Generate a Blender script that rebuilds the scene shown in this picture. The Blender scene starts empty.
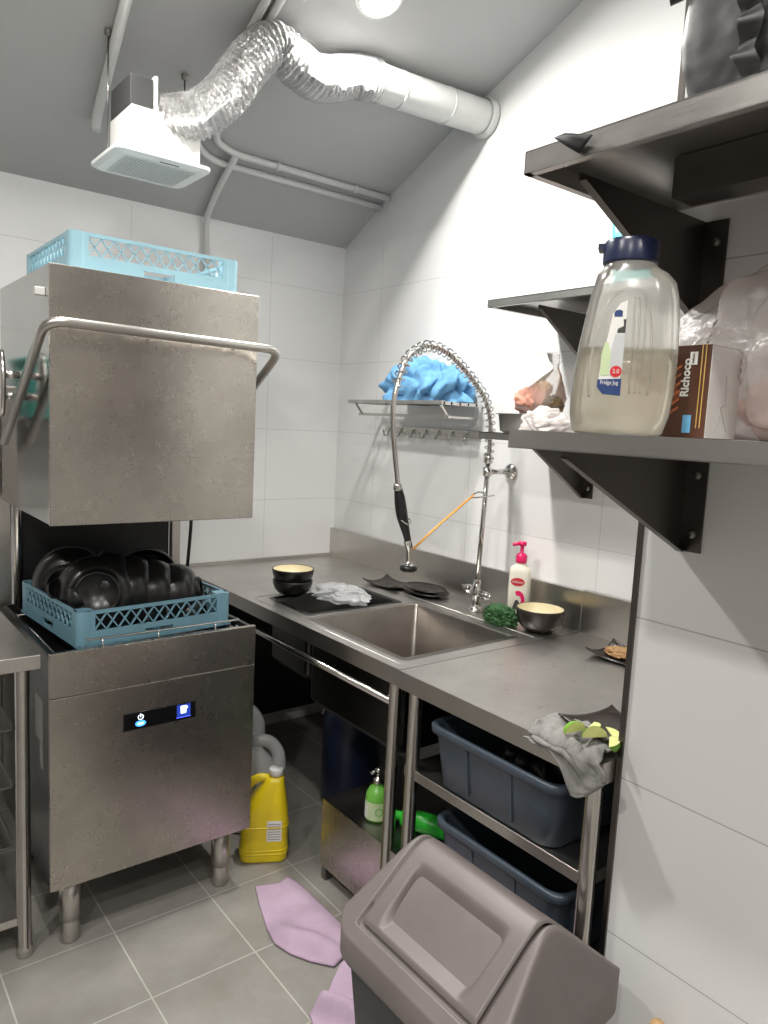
import bpy, bmesh, math, random
from mathutils import Vector, Matrix, noise
random.seed(7)
S = bpy.context.scene
COL = S.collection
PI = math.pi
V = Vector

# ------------------------------------------------------------------ materials
def _new(name):
    m = bpy.data.materials.new(name); m.use_nodes = True
    nt = m.node_tree; b = nt.nodes['Principled BSDF']
    return m, nt, b
def _coord(nt, scale=(1, 1, 1)):
    tc = nt.nodes.new('ShaderNodeTexCoord'); mp = nt.nodes.new('ShaderNodeMapping')
    mp.inputs['Scale'].default_value = scale
    nt.links.new(tc.outputs['Object'], mp.inputs['Vector'])
    return mp.outputs['Vector']
def _noise(nt, vec, scale, detail=4, rough=.6):
    n = nt.nodes.new('ShaderNodeTexNoise'); n.inputs['Scale'].default_value = scale
    n.inputs['Detail'].default_value = detail; n.inputs['Roughness'].default_value = rough
    nt.links.new(vec, n.inputs['Vector']); return n.outputs['Fac']
def _ramp(nt, fac, c0, c1, p0=.3, p1=.7):
    r = nt.nodes.new('ShaderNodeValToRGB')
    r.color_ramp.elements[0].position = p0; r.color_ramp.elements[1].position = p1
    r.color_ramp.elements[0].color = (*c0, 1); r.color_ramp.elements[1].color = (*c1, 1)
    nt.links.new(fac, r.inputs['Fac']); return r.outputs['Color']
def _mr(nt, fac, a, b, lo=0., hi=1.):
    r = nt.nodes.new('ShaderNodeMapRange')
    r.inputs['From Min'].default_value = lo; r.inputs['From Max'].default_value = hi
    r.inputs['To Min'].default_value = a; r.inputs['To Max'].default_value = b
    nt.links.new(fac, r.inputs['Value']); return r.outputs['Result']
def _bump(nt, b, h, strength, dist=.002):
    bp = nt.nodes.new('ShaderNodeBump'); bp.inputs['Strength'].default_value = strength
    bp.inputs['Distance'].default_value = dist
    nt.links.new(h, bp.inputs['Height']); nt.links.new(bp.outputs['Normal'], b.inputs['Normal'])
def plain(name, col, rough=.5, metal=0, var=.12, nscale=12, spec=.5, bump=0, coat=0):
    m, nt, b = _new(name)
    f = _noise(nt, _coord(nt), nscale)
    c0 = tuple(c * (1 - var) for c in col); c1 = tuple(min(1, c * (1 + var)) for c in col)
    nt.links.new(_ramp(nt, f, c0, c1), b.inputs['Base Color'])
    b.inputs['Roughness'].default_value = rough; b.inputs['Metallic'].default_value = metal
    b.inputs['Specular IOR Level'].default_value = spec
    b.inputs['Coat Weight'].default_value = coat
    if bump: _bump(nt, b, _noise(nt, _coord(nt), nscale * 8), bump)
    return m
def steel(name, col=(.60, .575, .54), rough=.3, brush=(1, 1, 60), stain=.12, spot=0, grain=1.):
    m, nt, b = _new(name)
    big = _noise(nt, _coord(nt), 3.2, 5, .65)
    c0 = tuple(c * (1 - stain) for c in col)
    c = _ramp(nt, big, c0, col, .35, .65)
    b.inputs['Metallic'].default_value = 1
    br = _noise(nt, _coord(nt, brush), 14, 3)
    bl = _noise(nt, _coord(nt), 9, 6, .7)
    a = nt.nodes.new('ShaderNodeMath'); a.operation = 'ADD'
    nt.links.new(_mr(nt, br, -.05 * grain, .05 * grain), a.inputs[0]); nt.links.new(_mr(nt, bl, rough - .07 * (.4 + .6 * grain), rough + .09 * (.4 + .6 * grain)), a.inputs[1])
    nt.links.new(a.outputs[0], b.inputs['Roughness'])
    if spot:
        sp = _noise(nt, _coord(nt), 38, 3, .5)
        msk = _mr(nt, sp, 0, 1, .63, .67)
        area = _mr(nt, _noise(nt, _coord(nt), 4, 2), 0, 1, .48, .62)
        mu = nt.nodes.new('ShaderNodeMath'); mu.operation = 'MULTIPLY'
        nt.links.new(msk, mu.inputs[0]); nt.links.new(area, mu.inputs[1])
        mu2 = nt.nodes.new('ShaderNodeMath'); mu2.operation = 'MULTIPLY'; mu2.inputs[1].default_value = spot
        nt.links.new(mu.outputs[0], mu2.inputs[0])
        mix = nt.nodes.new('ShaderNodeMix'); mix.data_type = 'RGBA'
        nt.links.new(mu2.outputs[0], mix.inputs[0]); nt.links.new(c, mix.inputs[6])
        mix.inputs[7].default_value = (.30, .28, .26, 1)
        c = mix.outputs[2]
    nt.links.new(c, b.inputs['Base Color'])
    if grain > .5: _bump(nt, b, br, .06, .001)
    return m
def tiled(name, axis, bw, bh, off, col, mortar, ztop=None, offset=0., rough=.14, msize=.0022, paint=(.8, .8, .8), var=.02):
    """tiles on a flat wall (axis 'X': along X, 'Y': along Y) or floor (axis 'F')"""
    m, nt, b = _new(name)
    tc = nt.nodes.new('ShaderNodeTexCoord'); sx = nt.nodes.new('ShaderNodeSeparateXYZ'); cx = nt.nodes.new('ShaderNodeCombineXYZ')
    nt.links.new(tc.outputs['Object'], sx.inputs[0])
    pr = {'X': ('X', 'Z'), 'Y': ('Y', 'Z'), 'F': ('X', 'Y')}[axis]
    for i, k in enumerate(pr):
        ad = nt.nodes.new('ShaderNodeMath'); ad.operation = 'SUBTRACT'; ad.inputs[1].default_value = off[i]
        nt.links.new(sx.outputs[k], ad.inputs[0]); nt.links.new(ad.outputs[0], cx.inputs[i])
    br = nt.nodes.new('ShaderNodeTexBrick')
    br.offset = offset; br.squash = 1
    for k, v in (('Scale', 1), ('Mortar Size', msize), ('Mortar Smooth', .1), ('Brick Width', bw), ('Row Height', bh), ('Bias', 0)):
        br.inputs[k].default_value = v
    br.inputs['Color1'].default_value = (*col, 1)
    br.inputs['Color2'].default_value = (*[c * (1 - var) for c in col], 1)
    br.inputs['Mortar'].default_value = (*mortar, 1)
    nt.links.new(cx.outputs[0], br.inputs['Vector'])
    c = br.outputs['Color']
    if axis == 'F':
        mix = nt.nodes.new('ShaderNodeMix'); mix.data_type = 'RGBA'; mix.blend_type = 'MULTIPLY'; mix.inputs[0].default_value = 1
        st = _ramp(nt, _noise(nt, _coord(nt), 5, 6, .7), (.78, .77, .75), (1, 1, 1), .3, .62)
        nt.links.new(c, mix.inputs[6]); nt.links.new(st, mix.inputs[7]); c = mix.outputs[2]
    nt.links.new(_mr(nt, _noise(nt, _coord(nt), 4), rough - .04, rough + .1), b.inputs['Roughness'])
    if ztop:
        gt = nt.nodes.new('ShaderNodeMath'); gt.operation = 'GREATER_THAN'; gt.inputs[1].default_value = ztop
        nt.links.new(sx.outputs['Z'], gt.inputs[0])
        mix = nt.nodes.new('ShaderNodeMix'); mix.data_type = 'RGBA'
        nt.links.new(gt.outputs[0], mix.inputs[0]); nt.links.new(c, mix.inputs[6]); mix.inputs[7].default_value = (*paint, 1)
        c = mix.outputs[2]
        nt.links.new(_mr(nt, gt.outputs[0], rough, .7), b.inputs['Roughness'])
    nt.links.new(c, b.inputs['Base Color'])
    return m
def emit(name, col, s):
    m, nt, b = _new(name)
    b.inputs['Base Color'].default_value = (*col, 1)
    b.inputs['Emission Color'].default_value = (*col, 1); b.inputs['Emission Strength'].default_value = s
    return m
def film(name, col, alpha, rough=.25, trans=.5, bump=.4, nscale=14):
    """thin milky plastic: part see-through, part scattering, with a gloss"""
    m, nt, b = _new(name); nt.nodes.remove(b)
    N = nt.nodes.new; L = nt.links.new
    di = N('ShaderNodeBsdfDiffuse'); tl = N('ShaderNodeBsdfTranslucent'); gl = N('ShaderNodeBsdfGlossy'); tr = N('ShaderNodeBsdfTransparent')
    for n in (di, tl): n.inputs['Color'].default_value = (*col, 1)
    gl.inputs['Roughness'].default_value = rough; gl.inputs['Color'].default_value = (1, 1, 1, 1)
    m1 = N('ShaderNodeMixShader'); m1.inputs[0].default_value = trans; L(di.outputs[0], m1.inputs[1]); L(tl.outputs[0], m1.inputs[2])
    m2 = N('ShaderNodeMixShader'); m2.inputs[0].default_value = alpha; L(tr.outputs[0], m2.inputs[1]); L(m1.outputs[0], m2.inputs[2])
    fr = N('ShaderNodeFresnel'); fr.inputs['IOR'].default_value = 1.4
    m3 = N('ShaderNodeMixShader'); L(fr.outputs[0], m3.inputs[0]); L(m2.outputs[0], m3.inputs[1]); L(gl.outputs[0], m3.inputs[2])
    L(m3.outputs[0], nt.nodes['Material Output'].inputs['Surface'])
    if bump:
        bp = N('ShaderNodeBump'); bp.inputs['Strength'].default_value = bump; bp.inputs['Distance'].default_value = .01
        L(_noise(nt, _coord(nt), nscale, 5, .6), bp.inputs['Height'])
        for n in (di, gl): L(bp.outputs[0], n.inputs['Normal'])
    return m

M = {}
M['wall_back'] = tiled('tile_back', 'X', .655, .34, (.43, .127), (.84, .84, .84), (.66, .66, .66), ztop=2.375, msize=.0016)
M['wall_right'] = tiled('tile_right', 'Y', .655, .34, (.867, .127), (.84, .84, .84), (.66, .66, .66), ztop=2.375, msize=.0016, paint=(.74, .74, .74))
M['wall_pier'] = tiled('tile_pier', 'Y', 1.1, .355, (-.24, .1), (.80, .80, .80), (.50, .50, .50), msize=.0016)
M['wall_plain'] = plain('painted_wall', (.44, .42, .40), .7, var=.03, nscale=3)
M['wall_dark'] = plain('left_wall_paint', (.25, .24, .23), .7, var=.05, nscale=3)
M['ceiling'] = plain('ceiling_paint', (.47, .47, .47), .8, var=.04, nscale=2.5)
M['floor'] = tiled('floor_tile', 'F', .305, .305, (.065, .22), (.30, .288, .266), (.50, .49, .46), rough=.38, msize=.0022, var=.06)
M['steel'] = steel('brushed_steel', rough=.3)
M['steel_stained'] = steel('stained_steel', (.52, .485, .44), rough=.27, brush=(20, 20, 1), stain=.20, spot=.22, grain=.05)
M['steel_mirror'] = steel('side_steel', (.40, .39, .375), rough=.09, stain=.1)
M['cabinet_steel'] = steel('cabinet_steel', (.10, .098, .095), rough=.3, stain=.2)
M['basin_steel'] = steel('basin_steel', (.44, .405, .37), rough=.3, stain=.25, spot=.5)
M['steel_bracket'] = steel('bracket_steel', (.17, .155, .145), rough=.32, stain=.15)
M['steel_top'] = steel('worktop_steel', (.66, .64, .61), rough=.36, brush=(30, 1, 1), stain=.18, spot=.3)
M['steel_shelf'] = steel('shelf_steel', (.52, .505, .485), rough=.3, brush=(40, 1, 40), stain=.15)
M['steel_dark'] = steel('dull_steel', (.30, .29, .28), rough=.34, stain=.2)
M['chrome'] = plain('polished_chrome', (.62, .61, .59), .09, 1, var=.04)
M['steel_tube'] = plain('steel_tube', (.62, .60, .57), .2, 1, var=.08)
M['black'] = plain('black_plastic', (.012, .012, .013), .38)
M['black_matte'] = plain('black_panel', (.01, .01, .011), .5)
M['black_glaze'] = plain('black_glaze', (.010, .0095, .0095), .28, var=.3)
M['brown_glaze'] = plain('dark_brown_glaze', (.028, .022, .02), .2, var=.3)
M['rim_highlight'] = plain('rim_highlight_glaze', (.16, .15, .14), .4)  # highlight along the bowl rims, put into a paler glaze colour
M['cream'] = plain('cream_glaze', (.93, .84, .60), .3, var=.05)
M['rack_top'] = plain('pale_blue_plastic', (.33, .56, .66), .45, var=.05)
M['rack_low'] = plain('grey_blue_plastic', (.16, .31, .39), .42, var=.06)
M['teal'] = plain('teal_plastic', (.02, .33, .28), .4)
M['teal_bright'] = plain('turquoise_plastic', (.08, .62, .65), .4)
M['white_plastic'] = plain('white_plastic', (.80, .80, .78), .4, var=.02)
M['grey_pipe'] = plain('white_painted_pipe', (.66, .66, .65), .5, var=.04)
M['grille_shade'] = plain('grille_shadow', (.16, .16, .16), .6)
M['foil'] = None
M['bin_lid'] = plain('grey_brown_plastic', (.150, .128, .124), .42, var=.10, nscale=7, bump=.05)
M['bin_body'] = plain('shaded_bin_plastic', (.045, .043, .044), .42, var=.1)  # lid's grey brown plastic, darkened for the shade below the rim
M['tub'] = plain('slate_blue_plastic', (.058, .078, .105), .33, var=.08)
M['blue_cloth'] = plain('blue_towel', (.16, .37, .62), .9, var=.14, nscale=25, spec=.1, bump=.4)
M['purple_cloth'] = plain('lilac_cloth', (.46, .345, .455), .9, var=.09, nscale=9, spec=.1, bump=.3)
M['grey_cloth'] = plain('grey_cloth', (.27, .265, .255), .95, var=.2, nscale=40, spec=.1, bump=.4)
M['white_cloth'] = plain('white_cloth', (.62, .575, .56), .95, var=.06, nscale=30, spec=.1, bump=.3)
M['black_cloth'] = plain('black_nylon', (.012, .012, .013), .55, var=.3, nscale=8)
M['yellow'] = plain('yellow_plastic', (.78, .60, .015), .32, var=.05)
M['jerry'] = plain('translucent_grey_plastic', (.55, .56, .57), .4, var=.06)
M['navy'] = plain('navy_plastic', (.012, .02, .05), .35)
M['navy_cap'] = plain('navy_cap', (.012, .018, .055), .28)
M['green_liquid'] = plain('green_bottle', (.16, .46, .07), .25, var=.08)
M['green_bright'] = plain('bright_green_plastic', (.03, .55, .04), .3)
M['pink'] = plain('pink_plastic', (.80, .015, .14), .3, var=.05)
M['bottle_cream'] = plain('cream_plastic', (.83, .79, .68), .35, var=.03)
M['red'] = plain('red_print', (.62, .02, .03), .5)
M['label_white'] = plain('white_label', (.80, .79, .76), .5, var=.03)
M['label_green'] = plain('pale_green_label', (.55, .66, .40), .5)
M['label_grey'] = plain('grey_label', (.35, .35, .34), .5)
M['print_dark'] = plain('dark_print', (.05, .05, .05), .6)
M['navy_print'] = plain('navy_print', (.02, .05, .17), .5)
M['green_scrub'] = plain('dark_green_curls', (.04, .115, .04), .85, var=.35, nscale=60)
M['lime_peel'] = plain('lime_peel', (.15, .35, .02), .35, var=.2)
M['lime_flesh'] = plain('lime_flesh', (.74, .78, .30), .3, var=.12, nscale=40)
M['box_brown'] = plain('brown_carton', (.085, .032, .018), .4, var=.15)
M['box_white'] = plain('white_carton', (.75, .73, .70), .5, var=.03)
M['wafer'] = plain('wafer_print', (.45, .13, .05), .5, var=.3, nscale=60)
M['wafer_dark'] = plain('wafer_dark_print', (.20, .05, .02), .5, var=.3, nscale=60)
M['orange'] = plain('orange_band', (.72, .36, .06), .5)
M['blue_print'] = plain('blue_print', (.15, .45, .75), .5)
M['gold_print'] = plain('gold_print', (.55, .35, .10), .5)
M['tan'] = plain('tan_wood', (.55, .35, .16), .6)
M['food'] = plain('fried_food', (.60, .36, .17), .5, var=.35, nscale=45)
M['salmon'] = plain('pink_food', (.75, .36, .26), .5, var=.3, nscale=40)
M['brown_food'] = plain('brown_food', (.18, .12, .06), .5, var=.4, nscale=50)
M['glow'] = emit('lamp_glow', (1., .97, .92), 400)
M['glow_soft'] = emit('lamp_glow_soft', (1., .97, .93), 60)
M['icon_blue'] = emit('lit_blue_icon', (.04, .22, .9), 1.6)
M['icon_white'] = emit('lit_white_icon', (.85, .95, 1.), 1.3)
M['screen_blue'] = emit('lit_screen', (.01, .03, .25), .8)
M['text_blue'] = emit('lit_blue_text', (.06, .10, .9), 1.2)
M['glass_black'] = plain('black_glass', (.006, .006, .007), .12)
M['jug'] = film('milky_plastic', (.97, .96, .91), .42, .2, .92, 0)
M['water'] = film('still_water', (.93, .88, .70), .45, .1, .72, 0)
M['bag'] = film('thin_plastic_bag', (.93, .91, .90), .60, .2, .5, .9, 22)
M['bag_clear'] = film('clear_plastic_bag', (.95, .93, .90), .28, .2, .5, .8, 30)
M['bag_white'] = film('white_plastic_bag', (.85, .86, .88), .7, .25, .4, .6, 22)
def _foil():
    m, nt, b = _new('crinkled_foil')
    b.inputs['Base Color'].default_value = (.74, .74, .74, 1); b.inputs['Metallic'].default_value = 1
    n = _noise(nt, _coord(nt), 75, 5, .75)
    b.inputs['Roughness'].default_value = .2
    _bump(nt, b, n, 1., .02)
    return m
M['foil'] = _foil()

# ------------------------------------------------------------------ object helpers
BASE = {}
def thing(name, label, cat, loc, group=None):
    o = bpy.data.objects.new(name, None); COL.objects.link(o); o.empty_display_size = .05
    o.location = loc; BASE[o] = V(loc); tag(o, label, cat, group); return o
def tag(o, label, cat, group=None, kind=None):
    o['label'] = label; o['category'] = cat
    if group: o['group'] = group
    if kind: o['kind'] = kind
    return o
def obj(name, bm, mat, parent=None, smooth=False, origin=None, bev=0, seg=2, angle=35):
    """bm is in world coordinates (at the root's building place)"""
    base = BASE[parent] if parent is not None else (V(origin) if origin is not None else V((0, 0, 0)))
    bmesh.ops.recalc_face_normals(bm, faces=bm.faces)
    bm.transform(Matrix.Translation(-base))
    me = bpy.data.meshes.new(name); bm.to_mesh(me); bm.free()
    for p in me.polygons: p.use_smooth = smooth
    for mm in (mat if isinstance(mat, (list, tuple)) else [mat]): me.materials.append(M[mm] if isinstance(mm, str) else mm)
    o = bpy.data.objects.new(name, me); COL.objects.link(o)
    if parent is not None: o.parent = parent
    elif origin is not None: o.location = base
    BASE[o] = base
    if bev:
        md = o.modifiers.new('bevel', 'BEVEL'); md.width = bev; md.segments = seg; md.limit_method = 'ANGLE'; md.angle_limit = math.radians(angle)
        for p in me.polygons: p.use_smooth = True
        md.harden_normals = True
    elif smooth == 'auto':
        pass
    return o
def struct(name, bm, mat):
    o = obj(name, bm, mat); o['kind'] = 'structure'; o['label'] = name.replace('_', ' '); return o
def dup(root, loc, rotz=0, label=None, group=None, scale=None):
    r = root.copy(); COL.objects.link(r); r.location = loc; r.rotation_euler = (0, 0, rotz)
    if scale: r.scale = scale
    if label: r['label'] = label
    if group: r['group'] = group
    for ch in list(root.children):
        c = ch.copy(); COL.objects.link(c); c.parent = r
        for g in list(ch.children):
            d = g.copy(); COL.objects.link(d); d.parent = c
    return r
def B(): return bmesh.new()
def box(bm, x0, x1, y0, y1, z0, z1, mat=None):
    r = bmesh.ops.create_cube(bm, size=1)
    T = Matrix.Translation(((x0 + x1) / 2, (y0 + y1) / 2, (z0 + z1) / 2)) @ Matrix.Diagonal((x1 - x0, y1 - y0, z1 - z0, 1))
    bmesh.ops.transform(bm, matrix=T if mat is None else mat @ T, verts=r['verts']); return bm
def BX(*a): return box(B(), *a)
def bar(bm, a, b, w, h, up=(0, 0, 1)):
    """square bar from a to b"""
    a, b = V(a), V(b); d = (b - a); L = d.length; d.normalize(); u = V(up)
    s = d.cross(u)
    if s.length < 1e-4: s = d.cross(V((1, 0, 0)))
    s.normalize(); u = s.cross(d)
    R = Matrix((( d.x, s.x, u.x, 0), (d.y, s.y, u.y, 0), (d.z, s.z, u.z, 0), (0, 0, 0, 1)))
    r = bmesh.ops.create_cube(bm, size=1)
    bmesh.ops.transform(bm, matrix=Matrix.Translation((a + b) / 2) @ R @ Matrix.Diagonal((L, w, h, 1)), verts=r['verts']); return bm
def loft(bm, rings, closed=True, cap0=True, cap1=True):
    vs = [[bm.verts.new(p) for p in r] for r in rings]
    n = len(vs[0])
    for i in range(len(vs) - 1):
        for j in range(n if closed else n - 1):
            k = (j + 1) % n
            bm.faces.new((vs[i][j], vs[i][k], vs[i + 1][k], vs[i + 1][j]))
    if closed and cap0: bm.faces.new(vs[0][::-1])
    if closed and cap1: bm.faces.new(vs[-1])
    return vs
def rr(w, d, r, n=6):
    """rounded rectangle outline"""
    r = min(r, w / 2 - 1e-4, d / 2 - 1e-4); P = []
    for (sx, sy, a0) in ((1, 1, 0), (-1, 1, PI / 2), (-1, -1, PI), (1, -1, 3 * PI / 2)):
        for i in range(n + 1):
            a = a0 + i / n * PI / 2
            P.append((sx * (w / 2 - r) + r * math.cos(a), sy * (d / 2 - r) + r * math.sin(a)))
    return P
def ring(pts, z, c=(0, 0), rot=0):
    ca, sa = math.cos(rot), math.sin(rot)
    return [V((c[0] + x * ca - y * sa, c[1] + x * sa + y * ca, z)) for x, y in pts]
def lathe(bm, prof, c=(0, 0, 0), n=40, mat=None, cap0=False, cap1=False):
    rings = []
    for r, z in prof:
        rg = [V((r * math.cos(2 * PI * i / n), r * math.sin(2 * PI * i / n), z)) for i in range(n)]
        rg = [(mat @ p) if mat is not None else p + V(c) for p in rg]
        rings.append(rg)
    loft(bm, rings, True, cap0, cap1); return bm
def smoothpath(P, k=8):
    P = [V(p) for p in P]; out = []
    for i in range(len(P) - 1):
        p0 = P[max(i - 1, 0)]; p1 = P[i]; p2 = P[i + 1]; p3 = P[min(i + 2, len(P) - 1)]
        for j in range(k):
            t = j / k
            out.append(.5 * ((2 * p1) + (p2 - p0) * t + (2 * p0 - 5 * p1 + 4 * p2 - p3) * t * t + (3 * p1 - p0 - 3 * p2 + p3) * t ** 3))
    out.append(P[-1]); return out
def fillet(P, r, k=6):
    P = [V(p) for p in P]; out = [P[0]]
    for i in range(1, len(P) - 1):
        a, b, c = P[i - 1], P[i], P[i + 1]
        d1 = (a - b); d2 = (c - b); rr_ = min(r, d1.length * .49, d2.length * .49)
        s = b + d1.normalized() * rr_; e = b + d2.normalized() * rr_
        for j in range(k + 1):
            t = j / k; out.append((1 - t) ** 2 * s + 2 * t * (1 - t) * b + t * t * e)
    out.append(P[-1]); return out
def frames(P):
    T = []
    for i in range(len(P)):
        d = P[min(i + 1, len(P) - 1)] - P[max(i - 1, 0)]; T.append(d.normalized())
    n = T[0].cross(V((0, 0, 1)))
    if n.length < .05: n = T[0].cross(V((1, 0, 0)))
    n.normalize(); F = []
    for t in T:
        n = (n - t * n.dot(t)).normalized(); F.append((n, t.cross(n), t))
    return F
def tube(bm, P, r, n=12, cap=True, flat=1.):
    P = [V(p) for p in P]; F = frames(P); rings = []
    for i, (p, (a, b, t)) in enumerate(zip(P, F)):
        ri = r(i / (len(P) - 1)) if callable(r) else r
        rings.append([p + a * ri * math.cos(2 * PI * j / n) + b * ri * flat * math.sin(2 * PI * j / n) for j in range(n)])
    loft(bm, rings, True, cap, cap); return bm
def cyl(bm, a, b, r, n=20, r2=None):
    return tube(bm, [V(a), V(b)], (lambda t: r + ((r2 if r2 is not None else r) - r) * t), n)
def prism(bm, pts, axis, a, b):
    """extrude a 2D polygon along an axis: 'X' pts=(y,z), 'Y' pts=(x,z), 'Z' pts=(x,y)"""
    f = {'X': lambda p, t: V((t, p[0], p[1])), 'Y': lambda p, t: V((p[0], t, p[1])), 'Z': lambda p, t: V((p[0], p[1], t))}[axis]
    loft(bm, [[f(p, a) for p in pts], [f(p, b) for p in pts]]); return bm
def grid(bm, nx, ny, fn):
    vs = [[bm.verts.new(fn(i / nx, j / ny)) for j in range(ny + 1)] for i in range(nx + 1)]
    for i in range(nx):
        for j in range(ny): bm.faces.new((vs[i][j], vs[i + 1][j], vs[i + 1][j + 1], vs[i][j + 1]))
    return vs
def nz(p, s=1, o=0): return noise.noise(V(p) * s + V((o, o * 1.7, o * .6)))
def ridged(p, s, o=0): return 1 - abs(nz(p, s, o)) * 2
def crumple(c, size, seed=0, a1=.25, a2=.12, s1=1.6, s2=3.5, sub=5, zmin=None, rot=0):
    bm = B(); bmesh.ops.create_icosphere(bm, subdivisions=sub, radius=1)
    R = Matrix.Rotation(rot, 3, 'Z')
    for v in bm.verts:
        d = v.co.normalized()
        w = d + .35 * V((nz(d, 1.3, seed + 5), nz(d, 1.3, seed + 9), nz(d, 1.3, seed + 13)))
        k = 1 + a1 * ridged(w, s1, seed) + a2 * ridged(w, s2, seed + 3) + a2 * .4 * ridged(w, s2 * 2.2, seed + 7) - (a1 + a2) * .5
        p = R @ V((d.x * size[0] * k, d.y * size[1] * k, d.z * size[2] * k)) + V(c)
        if zmin is not None and p.z < zmin: p.z = zmin + .0006 * (p.z - zmin)
        v.co = p
    return bm
def lump(c, size, seed=0, amp=.13, k=4.5, sub=6, zmin=None, boxy=2., low=.18):
    """cloth heap: rounded folds running in warped, locally masked directions"""
    rnd = random.Random(seed); dirs = []
    for i in range(4):
        a = rnd.uniform(0, PI); dirs.append((V((math.cos(a), math.sin(a), rnd.uniform(-.7, .7))).normalized(), rnd.uniform(.75, 1.5) * k, rnd.uniform(0, 6)))
    bm = B(); bmesh.ops.create_icosphere(bm, subdivisions=sub, radius=1)
    for v in bm.verts:
        d = v.co.normalized(); q = (abs(d.x) ** boxy + abs(d.y) ** boxy + abs(d.z) ** boxy) ** (-1 / boxy)
        h = 1 + low * nz(d, 1.5, seed + .5)
        for i, (dr, kk, ph) in enumerate(dirs):
            m = sst(-.15, .35, nz(d, 1.6, seed + 20 + 7 * i)); w = 1.5 * nz(d, 1.4, seed + 60 + 5 * i)
            h += amp * m * (abs(math.sin(kk * d.dot(dr) + ph + w)) ** .8 - .55)
        h += .012 * nz(d, 14, seed)
        p = V((d.x * size[0] * q * h, d.y * size[1] * q * h, d.z * size[2] * q * h)) + V(c)
        if zmin is not None and p.z < zmin: p.z = zmin + .0006 * (p.z - zmin)
        v.co = p
    return bm
def sst(a, b, x): x = max(0, min(1, (x - a) / (b - a))); return x * x * (3 - 2 * x)
def text(name, s, size, mat, parent, mtx, depth=.0004, ax='CENTER', sx=1., bold=0.):
    cu = bpy.data.curves.new(name, 'FONT'); cu.body = s; cu.size = size; cu.align_x = ax; cu.align_y = 'CENTER'; cu.extrude = depth; cu.offset = bold
    tmp = bpy.data.objects.new('tmp', cu); COL.objects.link(tmp)
    dg = bpy.context.evaluated_depsgraph_get()
    me = bpy.data.meshes.new_from_object(tmp.evaluated_get(dg)); bpy.data.objects.remove(tmp)
    me.name = name
    base = BASE[parent]
    me.transform(Matrix.Translation(-base) @ mtx @ Matrix.Diagonal((sx, 1, 1, 1)))
    me.materials.clear(); me.materials.append(M[mat])
    o = bpy.data.objects.new(name, me); COL.objects.link(o); o.parent = parent; BASE[o] = base; return o
def frame3(o, x, y):
    x = V(x).normalized(); y = V(y).normalized(); z = x.cross(y)
    return Matrix(((x.x, y.x, z.x, o[0]), (x.y, y.y, z.y, o[1]), (x.z, y.z, z.z, o[2]), (0, 0, 0, 1)))

# ------------------------------------------------------------------ the room
XR, YB, XP, YP = 2.15, 3.147, 1.36, .856
XL, YR = -1.7, -2.3
struct('floor', BX(XL - .1, XR + .1, YR - .1, YB + .1, -.08, 0), 'floor')
struct('wall_back', BX(XL - .1, XR + .1, YB, YB + .1, 0, 2.45), 'wall_back')
struct('wall_right', BX(XR, XR + .1, YP - .05, YB, 0, 3.3), 'wall_right')
struct('wall_pier', BX(XP, XR + .1, YR, YP, 0, 3.3), 'wall_pier')
struct('wall_left', BX(XL - .1, XL, YR, YB, 0, 3.3), 'wall_dark')
struct('wall_rear', BX(XL - .1, XP, YR - .1, YR, 0, 3.3), 'wall_plain')
prof = [(YB + .1, 2.34), (YB, 2.392), (2.848, 2.556), (2.3, 2.80), (1.75, 3.02), (1.3, 3.2), (YR - .1, 3.2)]
bm = B(); prism(bm, prof + [(YR - .1, 3.32), (1.2, 3.32), (YB + .1, 2.5)], 'X', XL - .1, XR + .1)
struct('ceiling', bm, 'ceiling')
def ceil_z(y):
    for (a, za), (b, zb) in zip(prof, prof[1:]):
        if b <= y <= a: return za + (zb - za) * (a - y) / (a - b)
    return 3.2
struct('trim_1', BX(XP - .006, XP + .004, YP, YP + .012, 0, 3.19), 'steel_bracket')

def downlight(x, y, label, glow='glow', r=.062):
    z = ceil_z(y); slope = math.atan2(ceil_z(y - .02) - ceil_z(y + .02), .04)
    mt = Matrix.Translation((x, y, z)) @ Matrix.Rotation(-slope, 4, 'X')
    t = thing('ceiling_light', label, 'light', (x, y, z), 'round ceiling downlights')
    bm = B(); lathe(bm, [(r, -.001), (r, -.012), (r + .012, -.010), (r + .018, -.001)], n=40, mat=mt); obj('trim_ring', bm, 'white_plastic', t, True)
    bm = B(); lathe(bm, [(r * .999, -.004), (.001, -.0041)], n=40, mat=mt); obj('diffuser', bm, glow, t)
    return t
downlight(1.50, 2.06, 'round glowing downlight on the sloping ceiling above the flexible duct')
downlight(.55, 2.06, 'round downlight on the sloping ceiling straight above the dishwasher')
downlight(.15, .55, 'added unseen fill lamp on the flat ceiling over the floor in front of the dishwasher')  # added overhead fill, no lamp is seen here
downlight(.15, -1.2, 'added unseen fill lamp on the flat ceiling near the rear wall')  # added behind the camera to light the front faces
downlight(-1.1, -.5, 'added unseen fill lamp on the flat ceiling in the rear left corner')  # added out of view to brighten the water jug and shelf fronts
downlight(-1.0, .9, 'added unseen fill lamp on the flat ceiling near the left wall')  # added fill from the left, an unseen lamp

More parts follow.
